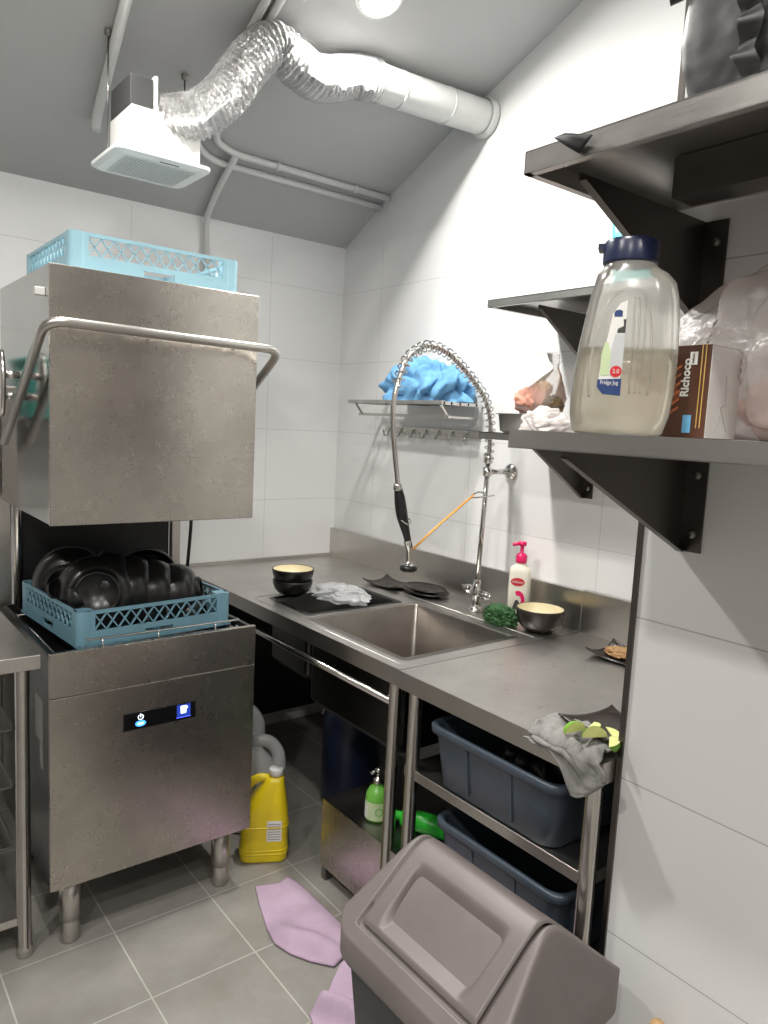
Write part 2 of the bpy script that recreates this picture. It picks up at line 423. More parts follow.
# ------------------------------------------------------------------ dishwasher
dw = thing('dishwasher', 'stainless hood dishwasher with its hood raised, a black bowl rack inside', 'dishwasher', (.8, 2.35, 0))
X0, X1, Y0, Y1 = .497, 1.107, 2.04, 2.66
bm = B()
box(bm, X0, X0 + .012, Y0 + .012, Y1, .2, .878); box(bm, X1 - .012, X1, Y0 + .012, Y1, .2, .878); box(bm, X0, X1, Y1 - .012, Y1, .2, .878)
box(bm, X0 + .012, X1 - .012, Y0 + .012, Y1 - .012, .2, .215)
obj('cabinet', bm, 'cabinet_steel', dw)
bm = B(); box(bm, X0 + .012, X1 - .012, Y0 + .012, Y1 - .012, .78, .79); obj('wash_tank', bm, 'steel_dark', dw)
obj('lower_panel', BX(X0 - .003, X1 + .003, Y0 - .003, Y0 + .012, .2, .757), 'steel_stained', dw, bev=.0025)
obj('upper_panel', BX(X0 - .003, X1 + .003, Y0 - .003, Y0 + .012, .7585, .884), 'steel_stained', dw, bev=.0025)
for (x, y) in ((.562, 2.098), (1.036, 2.10), (.562, 2.60), (1.036, 2.60)):
    bm = B(); lathe(bm, [(.001, 0), (.026, 0), (.027, .006), (.027, .055), (.024, .062), (.024, .066), (.029, .070), (.029, .2), (.001, .2)], (x, y, 0), 28)
    obj('leg', bm, 'steel', dw, True)
# hood, open below
hx0, hx1, hy0, hy1, hz0, hz1 = .497, 1.084, 2.038, 2.63, 1.233, 1.898
bm = B()
box(bm, hx0, hx1, hy0, hy1, hz1 - .012, hz1)
box(bm, hx0, hx0 + .012, hy0, hy1, hz0, hz1 - .012); box(bm, hx1 - .012, hx1, hy0, hy1, hz0, hz1 - .012)
box(bm, hx0 + .012, hx1 - .012, hy1 - .012, hy1, hz0, hz1 - .012)
obj('hood_shell', bm, 'steel_mirror', dw)
hd = obj('hood_front', BX(hx0 - .001, hx1 + .001, hy0 - .004, hy0 + .008, hz0 - .003, hz1 + .001), 'steel_stained', dw, bev=.002)
# lift handle
P = fillet([(.464, 2.42, 1.43), (.464, 1.94, 1.748), (1.112, 1.94, 1.738), (1.112, 2.42, 1.43)], .055, 8)
bm = B(); tube(bm, P, .0125, 16); lh = obj('lift_handle', bm, 'steel', dw, True)
for sx_ in (.436, 1.124):
    bm = B(); lathe(bm, [(.001, 0), (.04, 0), (.043, .004), (.043, .012), (.001, .012)], n=28, mat=Matrix.Translation((sx_, 2.345, 1.60)) @ Matrix.Rotation(PI / 2, 4, 'Y') @ Matrix.Diagonal((2.2, 1, 1, 1)))
    obj('pivot_plate', bm, 'steel_tube', lh, True)
for z in (1.625, 1.565):
    bm = B(); cyl(bm, (.44, 2.33, z), (.497, 2.33, z), .011, 14); obj('pivot_pin', bm, 'chrome', lh, True)
obj('hood_stop', BX(.472, .497, 2.075, 2.09, 1.822, 1.842), 'white_plastic', dw, bev=.002)
# rear column behind the opening
obj('rear_panel', BX(.545, 1.07, 2.665, 2.70, .86, 1.88), 'black_matte', dw)
bm = B(); box(bm, 1.075, 1.108, 2.645, 2.675, .86, 1.6); obj('guide_post', bm, 'steel', dw, bev=.003)
bm = B(); cyl(bm, (.548, 2.66, .86), (.548, 2.66, 1.6), .013); obj('guide_post', bm, 'steel_tube', dw, True)
obj('side_channel', BX(.44, .532, 2.68, 2.72, .3, 1.6), 'steel', dw, bev=.003)
# wire rack rails
bm = B()
for zz, a, b in ((.880, .60, 1.06), (.904, .60, 1.06)):
    tube(bm, fillet([(a, 2.075, zz), (a, 2.058, zz), (b, 2.058, zz), (b, 2.075, zz)], .012), .0032, 8)
for x in (.64, .80, .98): cyl(bm, (x, 2.058, .862), (x, 2.058, .904), .003, 8)
for y in (2.07, 2.56): tube(bm, [(X0 + .012, y, .861), (X1 - .012, y, .861)], .004, 8)
for x in (.525, 1.07): tube(bm, [(x, Y0 + .014, .861), (x, Y1 - .014, .861)], .004, 8)
obj('rack_rail', bm, 'chrome', dw, True)
cp = obj('control_panel', BX(.691, .911, Y0 - .006, Y0 - .002, .6235, .676), 'glass_black', dw, bev=.0018)
yb = Y0 - .0068
fr = lambda x, z: frame3((x, yb, z), (1, 0, 0), (0, 0, 1))
bm = B(); tube(bm, [V((.741 + .0075 * math.cos(a), yb, .660 + .0075 * math.sin(a))) for a in [PI / 2 + .5 + i * (2 * PI - 1) / 20 for i in range(21)]], .0008, 6)
bar(bm, (.741, yb, .660), (.741, yb, .670), .0015, .0015); obj('power_icon', bm, 'icon_white', cp)
bm = B(); lathe(bm, [(.0125, 0), (.0125, .0006), (.001, .0007)], n=28, mat=frame3((.741, yb + .0003, .641), (1, 0, 0), (0, 0, 1)) @ Matrix.Diagonal((1.25, .72, 1, 1))); obj('wash_button', bm, 'icon_blue', cp)
text('button_text', 'eco', .012, 'icon_white', cp, fr(.741, .6415) @ Matrix.Translation((0, 0, .0004)))
obj('display', BX(.851, .893, yb, yb + .0005, .637, .672), 'screen_blue', cp)
bm = B(); prism(bm, [(.863, .645), (.879, .645), (.880, .658), (.885, .661), (.881, .668), (.862, .668)], 'Y', yb - .0008, yb - .0003); obj('display_icon', bm, 'icon_white', cp)
obj('display_bar', BX(.850, .894, yb - .0002, yb + .0003, .632, .6345), 'text_blue', cp)
st = obj('rating_sticker', BX(X0 - .0008, X0 - .0002, 2.125, 2.205, .60, .725), 'label_grey', dw)
obj('small_sticker', BX(X0 - .0008, X0 - .0002, 2.125, 2.155, .525, .595), 'label_grey', dw)

# black cable behind it
bm = B(); tube(bm, smoothpath([(1.20, 2.755, 1.26), (1.197, 2.755, 1.1), (1.188, 2.757, .96), (1.18, 2.76, .8495)]), .007, 8)
tag(obj('cable', bm, 'black', None, True, origin=(1.18, 2.76, .856)), 'black cable hanging down behind the dishwasher to the worktop', 'cable')

# ------------------------------------------------------------------ dish racks
def make_rack(loc, label, mat, w=.49, d=.49, h=.105, rot=0):
    t = thing('dish_rack', label, 'rack', (0, 0, 0), 'square plastic dish racks')
    bm = B()
    box(bm, -w / 2, w / 2, -d / 2, -d / 2 + .012, 0, .008); box(bm, -w / 2, w / 2, d / 2 - .012, d / 2, 0, .008)
    n = 9
    for i in range(n + 1):
        x = -w / 2 + .006 + i * (w - .012) / n; box(bm, x - .003, x + .003, -d / 2, d / 2, 0, .008)
        y = -d / 2 + .006 + i * (d - .012) / n; box(bm, -w / 2, w / 2, y - .003, y + .003, .001, .007)
    obj('base_grid', bm, mat, t)
    for sx in (-1, 1):
        for sy in (-1, 1):
            pts = rr(.05, .05, .018, 4); c = (sx * (w / 2 - .025), sy * (d / 2 - .025))
            pts2 = [(c[0] + p[0], c[1] + p[1]) for p in pts]
            bm = B(); loft(bm, [[V((*p, 0)) for p in pts2], [V((*p, h)) for p in pts2]])
            obj('corner_post', bm, mat, t)
    for k in range(4):
        R = Matrix.Rotation(k * PI / 2, 4, 'Z'); L = w if k % 2 == 0 else d; q = (d if k % 2 == 0 else w) / 2
        bm = B(); t0, t1 = -q + .0015, -q + .0085
        a, b = -L / 2 + .02, L / 2 - .02
        zl, zh = .046, h - .010
        box(bm, a, b, t0, t1, zh, h, R)                                      # top rim
        box(bm, a, -.045, t0, t1, 0, zl, R); box(bm, .045, b, t0, t1, 0, zl, R)  # lower band with a hand slot
        box(bm, -.045, .045, t0, t1, .030, zl, R); box(bm, -.045, .045, t0, t1, 0, .012, R)
        N = 11; a2, b2 = a + .028, b - .028
        box(bm, a, a2 + .002, t0, t1, zl, zh, R); box(bm, b2 - .002, b, t0, t1, zl, zh, R)
        for i in range(N):
            xa = a2 + (b2 - a2) * i / N; xb = a2 + (b2 - a2) * (i + 1) / N
            for (za, zb) in ((zl, zh), (zh, zl)):
                bar(bm, R @ V((xa, (t0 + t1) / 2, za)), R @ V((xb, (t0 + t1) / 2, zb)), .0055, .0036, R @ V((0, 0, 1)))
        obj('lattice_side', bm, mat, t)
    t.location = loc; t.rotation_euler = (0, 0, rot)
    return t
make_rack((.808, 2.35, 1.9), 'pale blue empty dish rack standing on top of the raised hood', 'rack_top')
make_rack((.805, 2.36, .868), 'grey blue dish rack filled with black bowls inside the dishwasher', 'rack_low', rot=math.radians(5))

# ------------------------------------------------------------------ bowls
def bowl_mesh(R, h, foot, th=.005):
    out = [(.001, 0), (foot * .86, 0), (foot * .9, .004), (foot * .80, .006), (foot * .80, .003)]
    out = [(.001, .006), (foot * .8, .006), (foot * .86, 0), (foot, 0), (foot * 1.02, h * .10)]
    for i in range(1, 13):
        a = i / 12; out.append((foot * 1.02 + (R - foot * 1.02) * math.sin(a * PI / 2) ** .85, h * .10 + (h * .9) * (1 - math.cos(a * PI / 2)) ** .9))
    return out
def make_bowl(name, label, cat, R, h, foot, outer, inner, group, loc, mtx=None, n=48):
    t = thing(name, label, cat, (0, 0, 0), group)
    pr = bowl_mesh(R, h, foot)
    bm = B(); lathe(bm, pr + [(R - .002, h + .0015), (R - .0045, h)], n=n); obj('shell', bm, outer, t, True)
    ins = [(max(r - .0045, .001), z + .0035 if z < h - .004 else z) for r, z in pr[4:]]
    bm = B(); lathe(bm, [(.001, h * .10 + .004)] + ins, n=n); obj('lining', bm, inner, t, True)
    if mtx is not None: t.matrix_world = mtx
    elif loc is not None: t.location = loc
    return t
make_bowl('bowl', 'lower black bowl of the stacked pair at the left end of the sink table', 'bowl', .079, .062, .037, 'black_glaze', 'cream', 'black bowls with cream lining', (1.503, 2.47, .8485))
make_bowl('bowl', 'upper black bowl with cream inside, on top of the stacked pair', 'bowl', .0825, .068, .038, 'black_glaze', 'cream', 'black bowls with cream lining', (1.503, 2.47, .887))
make_bowl('bowl', 'single dark bowl with cream inside beside the pump bottle and the green curls', 'bowl', .084, .082, .046, 'brown_glaze', 'cream', 'black bowls with cream lining', (2.0, 1.632, .8485))
def facing(loc, d, roll=0):
    """matrix whose -Z (the bowl's foot) looks along d"""
    d = V(d).normalized(); q = (-d).to_track_quat('Z', 'Y')
    return Matrix.Translation(loc) @ q.to_matrix().to_4x4() @ Matrix.Rotation(roll, 4, 'Z')
def tilted(loc, d, R, h, foot, label):
    t = make_bowl('black_bowl', label, 'bowl', R, h, foot, 'black_glaze', 'black_glaze', 'black bowls in the dishwasher rack', None, None)
    q = [V((R * math.cos(a), R * math.sin(a), h)) for a in [2 * PI * i / 48 for i in range(49)]]
    bm = B(); tube(bm, q, .0022, 6, False); obj('rim', bm, 'rim_highlight', t, True)
    bm = B(); q = [V((foot * .9 * math.cos(a), foot * .9 * math.sin(a), -.0005)) for a in [2 * PI * i / 48 for i in range(49)]]
    tube(bm, q, .004, 8, False); obj('foot_ring', bm, 'black_glaze', t, True)
    t.matrix_world = facing(loc, d); return t
G = 'black bowls in the dishwasher rack'
tilted((.672, 2.215, .995), (-.32, -1, .30), .122, .095, .068, 'large black bowl with its round foot facing out at the left of the rack')
tilted((.63, 2.40, .985), (-.5, -1, .15), .118, .09, .06, 'black bowl standing behind the one showing its foot')
for i, l in enumerate(('first black bowl right of the one showing its foot, mostly covered', 'black bowl in the middle of the nested row in the rack',
                       'black bowl second from the right of the nested row in the rack', 'rightmost black bowl of the nested row, its rounded outside bulging to the right')):
    tilted((.815 + .066 * i, 2.275 - .010 * i, .995 - .010 * i), (1, -.55, .12 + .03 * i), .113 - .003 * i, .10, .045, l)
tilted((1.0, 2.19, .905), (.7, -.75, .2), .05, .045, .026, 'small black bowl low in the right front corner of the rack')
tilted((.93, 2.50, 1.0), (.4, 1, .2), .10, .085, .05, 'black bowl leaning at the back right of the rack')
# black ladles
def ladle(loc, label, rot):
    t = thing('ladle', label, 'ladle', loc, 'black ladles in the dishwasher rack')
    R = Matrix.Translation(loc) @ Matrix.Rotation(rot, 4, 'Z') @ Matrix.Rotation(1.15, 4, 'X')
    bm = B(); lathe(bm, [(.001, 0), (.018, .003), (.03, .014), (.034, .028), (.031, .028), (.027, .016), (.016, .006), (.001, .004)], n=24, mat=R); obj('scoop', bm, 'black', t, True)
    bm = B(); tube(bm, smoothpath([R @ V(p) for p in ((.033, 0, .026), (.05, 0, .05), (.055, 0, .10), (.05, 0, .125))]), .005, 8); obj('handle', bm, 'black', t, True)
    return t
ladle((.575, 2.33, .985), 'black ladle lying at the left end of the rack', .4)
ladle((.588, 2.20, .985), 'black ladle nearest the front left corner of the rack', 1.6)

# ------------------------------------------------------------------ left table
lt = thing('side_table', 'stainless side table with slide rails beneath, cut by the left edge', 'table', (.26, 2.4, 0))
bm = B(); box(bm, -.15, .472, 2.035, 2.67, .884, .888); box(bm, -.15, .472, 2.035, 2.038, .850, .886); box(bm, .469, .472, 2.038, 2.67, .850, .886)
obj('tabletop', bm, 'steel_top', lt, bev=.0015)
for (x, y) in ((.44, 2.10), (.44, 2.65), (-.11, 2.10), (-.11, 2.65)):
    bm = B(); lathe(bm, [(.001, 0), (.020, 0), (.022, .005), (.022, .03), (.0185, .034), (.0185, .86)], (x, y, 0), 24); obj('leg', bm, 'steel_tube', lt, True)
for z in (.655, .49, .315):
    bm = B(); box(bm, .39, .42, 2.13, 2.66, z, z + .003); box(bm, .417, .42, 2.13, 2.66, z, z + .022)
    box(bm, -.09, -.06, 2.13, 2.66, z, z + .003); box(bm, -.09, .42, 2.64, 2.66, z, z + .003)
    obj('slide_rail', bm, 'steel_dark', lt)
bm = B(); box(bm, -.12, .43, 2.10, 2.66, .112, .118); box(bm, -.12, .43, 2.10, 2.104, .095, .118); obj('shelf', bm, 'steel_top', lt)

# teal basket on a shelf on the back wall (seen mirrored in the hood's side)
ws = thing('wall_shelf', 'small steel wall shelf on the back wall left of the dishwasher, carrying a teal basket', 'shelf', (.2, 2.95, 1.53))
bm = B(); box(bm, .02, .40, 2.72, YB - .002, 1.535, 1.545); box(bm, .02, .40, 2.72, 2.724, 1.515, 1.545); obj('shelf_board', bm, 'steel_dark', ws)
for x in (.08, .34):
    bm = B(); prism(bm, [(YB - .002, 1.535), (YB - .002, 1.40), (2.80, 1.535)], 'X', x, x + .003); obj('bracket', bm, 'steel_dark', ws)
tb = thing('basket', 'teal plastic basket standing on the wall shelf left of the dishwasher', 'basket', (.22, 2.92, 1.546))
bm = B()
for k in range(10):
    z = 1.546 + k * .019; s = k * .0022
    vs = rr(.29 + 2 * s, .25 + 2 * s, .05, 5)
    tube(bm, [V((.22 + p[0], 2.92 + p[1], z + .004)) for p in vs + vs[:1]], .0055, 6, False)
P0 = rr(.29, .25, .05, 5); P1 = rr(.334, .294, .05, 5)
for a, b in zip(P0, P1): bar(bm, (.22 + a[0], 2.92 + a[1], 1.548), (.22 + b[0], 2.92 + b[1], 1.735), .006, .004)
for i in range(9): box(bm, .085, .355, 2.80 + i * .03, 2.806 + i * .03, 1.546, 1.55)
obj('weave', bm, 'teal', tb)
bm = B(); tube(bm, [V((.22 + p[0], 2.92 + p[1], 1.74)) for p in P1 + P1[:1]], .011, 8, False); obj('rim', bm, 'teal', tb, True)
tb.location.z -= .045; ws.location.z -= .045

# ------------------------------------------------------------------ sink table
ZT = .848
st = thing('sink_table', 'long stainless sink table with two basins and upstand against the right wall', 'sink', (1.73, 2.35, 0))
H1 = (1.388, 1.865, 1.63, 2.135); H2 = (1.408, 1.815, 2.19, 2.455)
bm = B()
xs = sorted({1.312, *H1[:2], *H2[:2], 2.146}); ys = sorted({1.556, *H1[2:], *H2[2:], YB - .003})
vv = {}
def gv(x, y):
    if (x, y) not in vv: vv[(x, y)] = bm.verts.new((x, y, ZT))
    return vv[(x, y)]
for i in range(len(xs) - 1):
    for j in range(len(ys) - 1):
        cx_, cy_ = (xs[i] + xs[i + 1]) / 2, (ys[j] + ys[j + 1]) / 2
        if any(h[0] < cx_ < h[1] and h[2] < cy_ < h[3] for h in (H1, H2)): continue
        bm.faces.new((gv(xs[i], ys[j]), gv(xs[i + 1], ys[j]), gv(xs[i + 1], ys[j + 1]), gv(xs[i], ys[j + 1])))
r = bmesh.ops.extrude_face_region(bm, geom=bm.faces[:])
bmesh.ops.translate(bm, vec=(0, 0, -.004), verts=[e for e in r['geom'] if isinstance(e, bmesh.types.BMVert)])
obj('worktop', bm, 'steel_top', st)
bm = B(); box(bm, 1.308, 1.312, 1.556, YB - .003, ZT - .05, ZT + .001); box(bm, 1.312, 1.33, 1.556, YB - .003, ZT - .05, ZT - .047)
box(bm, 1.312, 2.146, 1.5535, 1.556, ZT - .05, ZT + .0005)
obj('apron', bm, 'steel', st)
bm = B()
tube(bm, fillet([(1.345, 1.60, ZT), (1.345, 2.50, ZT), (1.925, 2.50, ZT), (1.925, 1.59, ZT)], .03), .0014, 8, flat=1)
obj('raised_edge', bm, 'steel_top', st, True)
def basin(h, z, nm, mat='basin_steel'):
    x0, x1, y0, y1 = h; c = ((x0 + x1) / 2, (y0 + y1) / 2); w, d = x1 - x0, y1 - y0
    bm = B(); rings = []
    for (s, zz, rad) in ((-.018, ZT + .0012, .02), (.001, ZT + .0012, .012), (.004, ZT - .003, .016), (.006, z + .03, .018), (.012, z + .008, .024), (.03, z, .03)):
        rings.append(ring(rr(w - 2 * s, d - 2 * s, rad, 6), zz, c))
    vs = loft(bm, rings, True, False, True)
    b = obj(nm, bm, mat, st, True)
    bm = B()
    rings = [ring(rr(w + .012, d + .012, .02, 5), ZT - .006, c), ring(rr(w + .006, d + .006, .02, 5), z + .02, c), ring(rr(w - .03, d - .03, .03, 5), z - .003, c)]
    loft(bm, rings, True, False, True); obj('basin_underside', bm, 'cabinet_steel', b, False)  # underside coloured dark to deepen the shade below the table
    bm = B(); lathe(bm, [(.001, .001), (.02, .001), (.034, .004), (.036, .001)], (c[0], c[1], z), 24); obj('drain', bm, 'chrome', b, True)
    return b
basin(H1, .54, 'large_basin'); basin(H2, .60, 'small_basin', 'cabinet_steel')  # small basin's dark steel stands in for its unlit inside
obj('splashback', BX(2.128, 2.146, 1.556, YB - .003, ZT, .992), 'steel', st, bev=.002)
obj('shade_panel', BX(1.345, 2.12, 3.10, 3.104, .08, .80), 'cabinet_steel', st)  # added dark sheet that stands for the shade under the sink
obj('rear_upstand', BX(1.312, 2.128, YB - .012, YB - .003, ZT, ZT + .014), 'steel', st)
bm = B(); cyl(bm, (1.328, 1.595, .735), (1.328, 3.10, .735), .0115, 14); obj('front_rail', bm, 'steel_tube', st, True)
for (x, y) in ((1.333, 1.595), (1.333, 3.08), (2.10, 1.595), (2.10, 3.08)):
    bm = B(); lathe(bm, [(.001, 0), (.021, 0), (.023, .006), (.023, .03), (.0195, .035), (.0195, .80)], (x, y, 0), 24); obj('leg', bm, 'steel_tube', st, True)

# ------------------------------------------------------------------ work table with undershelf
wt = thing('work_table', 'stainless work table with undershelf joined to the right of the sink table', 'table', (1.7, 1.2, 0))
y0, y1 = .872, 1.552
bm = B(); box(bm, 1.308, 2.146, y0, y1, ZT - .004, ZT); obj('tabletop', bm, 'steel_top', wt)
bm = B(); box(bm, 1.305, 1.3095, y0, y1, ZT - .05, ZT + .0005); box(bm, 1.3095, 1.33, y0, y1, ZT - .05, ZT - .047); box(bm, 1.3095, 2.146, y0 - .002, y0 + .001, ZT - .05, ZT)
obj('apron', bm, 'steel', wt)
obj('splashback', BX(2.122, 2.146, y0, y1, ZT, .998), 'steel', wt, bev=.002)
obj('undershelf', BX(1.334, 2.13, y0 + .03, y1 - .01, .535, .565), 'steel', wt, bev=.002)
obj('bottom_shelf', BX(1.325, 2.12, y0 + .035, y1 - .015, .235, .26), 'steel', wt, bev=.002)
for (x, y) in ((1.338, .905), (1.338, 1.51), (2.08, .905), (2.08, 1.51)):
    bm = B(); lathe(bm, [(.001, 0), (.021, 0), (.023, .006), (.023, .03), (.0195, .035), (.0195, .80)], (x, y, 0), 24); lg = obj('leg', bm, 'steel_tube', wt, True)

# ------------------------------------------------------------------ spray faucet
fa = thing('spray_faucet', 'chrome pre-rinse spray faucet with spring hose arching over the sink', 'faucet', (2.0, 1.945, ZT))
fx, fy = 2.0, 1.945
bm = B(); lathe(bm, [(.001, 0), (.03, 0), (.031, .008), (.02, .014), (.017, .03), (.017, .05), (.021, .06), (.021, .085), (.016, .095), (.014, .12), (.001, .12)], (fx, fy, ZT + .001), 24); obj('base', bm, 'chrome', fa, True)
for s in (-1, 1):
    dy = V((.25 * s, .97 * s, .06))
    bm = B(); p = V((fx, fy, ZT + .07)); cyl(bm, p, p + dy * .05, .013, 14, .011); cyl(bm, p + dy * .05, p + dy * .085, .018, 14, .013); cyl(bm, p + dy * .085, p + dy * .10, .009, 10)
    obj('tap', bm, 'chrome', fa, True)
bm = B(); cyl(bm, (fx, fy, ZT + .11), (2.02, 1.948, 1.42), .0095, 16); lathe(bm, [(.011, 0), (.017, .004), (.017, .03), (.012, .034)], (2.018, 1.948, 1.41), 16); obj('riser', bm, 'chrome', fa, True)
bm = B(); cyl(bm, (2.018, 1.948, 1.38), (XR - .006, 1.948, 1.38), .0105, 12); lathe(bm, [(.001, .022), (.012, .02), (.03, .008), (.032, 0), (.001, 0)], n=24, mat=Matrix.Translation((XR - .001, 1.948, 1.38)) @ Matrix.Rotation(-PI / 2, 4, 'Y'))
lathe(bm, [(.001, -.016), (.017, -.016), (.017, .016), (.001, .016)], (2.018, 1.948, 1.38), 18); obj('wall_bracket', bm, 'chrome', fa, True)
arc = smoothpath([(2.02, 1.948, 1.43), (2.023, 1.95, 1.50), (2.017, 1.95, 1.573), (1.985, 1.95, 1.645), (1.93, 1.95, 1.70), (1.856, 1.95, 1.755), (1.78, 1.95, 1.797), (1.699, 1.95, 1.812), (1.64, 1.95, 1.79), (1.593, 1.95, 1.745), (1.556, 1.95, 1.636), (1.553, 1.95, 1.55), (1.566, 1.95, 1.46), (1.591, 1.95, 1.328)], 10)
bm = B(); tube(bm, arc, .0088, 12); obj('hose', bm, 'steel_tube', fa, True)
# spring over the first part of the arc
F = frames(arc); L = [0]
for a, b in zip(arc, arc[1:]): L.append(L[-1] + (b - a).length)
Ls = .78; turns = 30; HP = []
for k in range(turns * 12 + 1):
    s = k / (turns * 12); t = s * Ls
    i = max(j for j in range(len(L)) if L[j] <= t + 1e-9); i = min(i, len(arc) - 2)
    f = (t - L[i]) / (L[i + 1] - L[i]); p = arc[i].lerp(arc[i + 1], f); a, b, _ = F[i]
    rad = .0185; an = 2 * PI * turns * s
    HP.append(p + a * rad * math.cos(an) + b * rad * math.sin(an))
bm = B(); tube(bm, HP, .0027, 6); obj('spring', bm, 'chrome', fa, True)
bm = B(); tube(bm, smoothpath([(1.589, 1.95, 1.335), (1.598, 1.95, 1.30), (1.615, 1.95, 1.23), (1.637, 1.948, 1.165), (1.652, 1.945, 1.115)]), lambda t: .0125 + .008 * math.sin(PI * min(1, t * 1.15)) ** 2, 16); sh = obj('spray_handle', bm, 'black', fa, True)
bm = B(); tube(bm, smoothpath([(1.600, 1.935, 1.215), (1.622, 1.922, 1.20), (1.642, 1.936, 1.214), (1.63, 1.968, 1.226), (1.602, 1.955, 1.218)]), .0025, 8); obj('locking_ring', bm, 'chrome', sh, True)
bm = B(); lathe(bm, [(.012, 0), (.0155, .004), (.0155, .02), (.012, .024)], (1.589, 1.95, 1.315), 16); obj('collar', bm, 'chrome', sh, True)
bm = B(); tube(bm, smoothpath([(1.640, 1.945, 1.14), (1.650, 1.945, 1.11), (1.655, 1.947, 1.075), (1.655, 1.948, 1.05)]), lambda t: .013 - .004 * t, 14); obj('valve_body', bm, 'chrome', sh, True)
bm = B(); lathe(bm, [(.001, -.010), (.024, -.010), (.031, -.004), (.031, .006), (.022, .012), (.010, .018), (.001, .018)], (1.655, 1.948, 1.04), 28); shh = obj('spray_head', bm, 'black', sh, True)
bm = B(); lathe(bm, [(.0225, .013), (.012, .0195), (.009, .03)], (1.655, 1.948, 1.04), 24); obj('head_cap', bm, 'chrome', shh, True)
bm = B(); tube(bm, smoothpath([(2.012, 1.945, 1.298), (1.985, 1.952, 1.303), (1.955, 1.956, 1.292), (1.95, 1.95, 1.283), (1.985, 1.938, 1.286), (2.03, 1.94, 1.288), (2.06, 1.945, 1.29)]), .0028, 8); obj('hook_ring', bm, 'chrome', fa, True)
rb = B()
for o in (-.003, .003):
    tube(rb, [(1.952, 1.951 + o, 1.290), (1.80, 1.95 + o * .8, 1.195), (1.662, 1.944 + o, 1.105)], .0026, 6)
tube(rb, smoothpath([(1.952, 1.948, 1.290), (1.958, 1.951, 1.293), (1.952, 1.954, 1.290)]), .0026, 6)
tag(obj('rubber_band', rb, 'orange', None, True, origin=(1.8, 1.95, 1.195)), 'orange rubber band stretched from the faucet riser to the spray handle', 'rubber band')

# ------------------------------------------------------------------ wall rack and blue towel
wr = thing('wall_rack', 'stainless towel rack with hooks mounted on the tiled wall behind the faucet', 'rack', (2.1, 2.42, 1.5))
ya, yb_ = 2.12, 2.745
bm = B()
for x, z in ((1.932, 1.632), (1.975, 1.63), (2.02, 1.63), (2.065, 1.63), (2.11, 1.63)): bar(bm, (x, ya, z), (x, yb_, z), .009 if x > 1.94 else .016, .009 if x > 1.94 else .014)
for y in (ya + .006, 2.45, yb_ - .006): bar(bm, (1.932, y, 1.63), (XR - .004, y, 1.63), .012, .012)
obj('top_grid', bm, 'steel_tube', wr)
bm = B(); bar(bm, (1.985, ya + .02, 1.578), (1.985, yb_ - .01, 1.578), .010, .012)
for y in (ya + .03, yb_ - .03): bar(bm, (1.985, y, 1.578), (1.94, y, 1.63), .008, .008); bar(bm, (1.985, y, 1.578), (XR - .004, y, 1.578), .008, .008)
obj('towel_bar', bm, 'steel_tube', wr)
obj('wall_strip', BX(XR - .014, XR - .002, ya, yb_ - .02, 1.50, 1.53), 'steel', wr, bev=.002)
for i in range(7):
    y = 2.19 + i * .085; x = XR - .016
    bm = B(); tube(bm, smoothpath([(x, y, 1.522), (x - .006, y, 1.505), (x - .014, y, 1.488), (x - .028, y, 1.487), (x - .034, y, 1.502), (x - .036, y, 1.512)], 5), .004, 8); obj('hook', bm, 'chrome', wr, True)
bt = lump((2.035, 2.35, 1.69), (.105, .215, .112), 5, .30, 6.5, 6, 1.638)
tag(obj('towel', bt, 'blue_cloth', None, True, origin=(2.03, 2.37, 1.638)), 'crumpled sky blue towel heaped on the wall rack', 'towel')
# ------------------------------------------------------------------ wall shelves
def bracket_shape(xw, depth, zt, drop):
    return [(xw, zt), (xw, zt - drop), (xw - .01, zt - drop), (xw - depth, zt - .012), (xw - depth, zt)]
def shelf(name, label, x0, x1, ya, yb, zt, bys, lip=.024, drop=.19, chan=False):
    t = thing(name, label, 'shelf', ((x0 + x1) / 2, (ya + yb) / 2, zt - .02), 'steel wall shelves')
    bm = B(); box(bm, x0, x1, ya, yb, zt - .003, zt)
    box(bm, x0, x0 + .003, ya, yb, zt - lip, zt); box(bm, x0, x1, yb - .003, yb, zt - lip, zt)
    box(bm, x0, x0 + .014, ya, yb, zt - lip, zt - lip + .002); box(bm, x0, x1, yb - .014, yb, zt - lip, zt - lip + .002)
    obj('shelf_board', bm, 'steel_shelf', t)
    for y in bys:
        bm = B(); prism(bm, bracket_shape(x1, x1 - x0 - .05, zt - lip, drop), 'Y', y - .0015, y + .0015)
        # folded flange along the sloping edge, and the wall plate
        a = V((x0 + .05, y - .007, zt - lip - .012)); b = V((x1 - .01, y - .007, zt - lip - drop))
        bar(bm, a, b, .014, .003, (0, 0, 1))
        box(bm, x1 - .004, x1, y - .045, y + .0015, zt - lip - drop, zt - lip)
        br = obj('bracket', bm, 'steel_bracket', t)
        for z in (zt - lip - .04, zt - lip - drop + .035):
            bm = B(); lathe(bm, [(.001, .006), (.006, .006), (.009, .002), (.009, 0)], n=12, mat=Matrix.Translation((x1 - .004, y - .025, z)) @ Matrix.Rotation(-PI / 2, 4, 'Y')); obj('bolt', bm, 'steel_dark', br, True)
    if chan:
        bm = B(); box(bm, x0 + .17, x0 + .23, ya, yb - .16, zt - lip - .03, zt - .004); obj('stiffener', bm, 'steel_bracket', t)
    return t
shelf('wall_shelf', 'lower steel shelf on the near tiled wall, carrying the water jug and brown box', .92, XP - .0015, -.25, .845, 1.541, (.775, -.1), lip=.03)
shelf('wall_shelf', 'uppermost steel shelf at top right of the photo, carrying the black bag', .925, XP - .0015, -.25, .856, 1.983, (.784, -.1), lip=.036, chan=True)
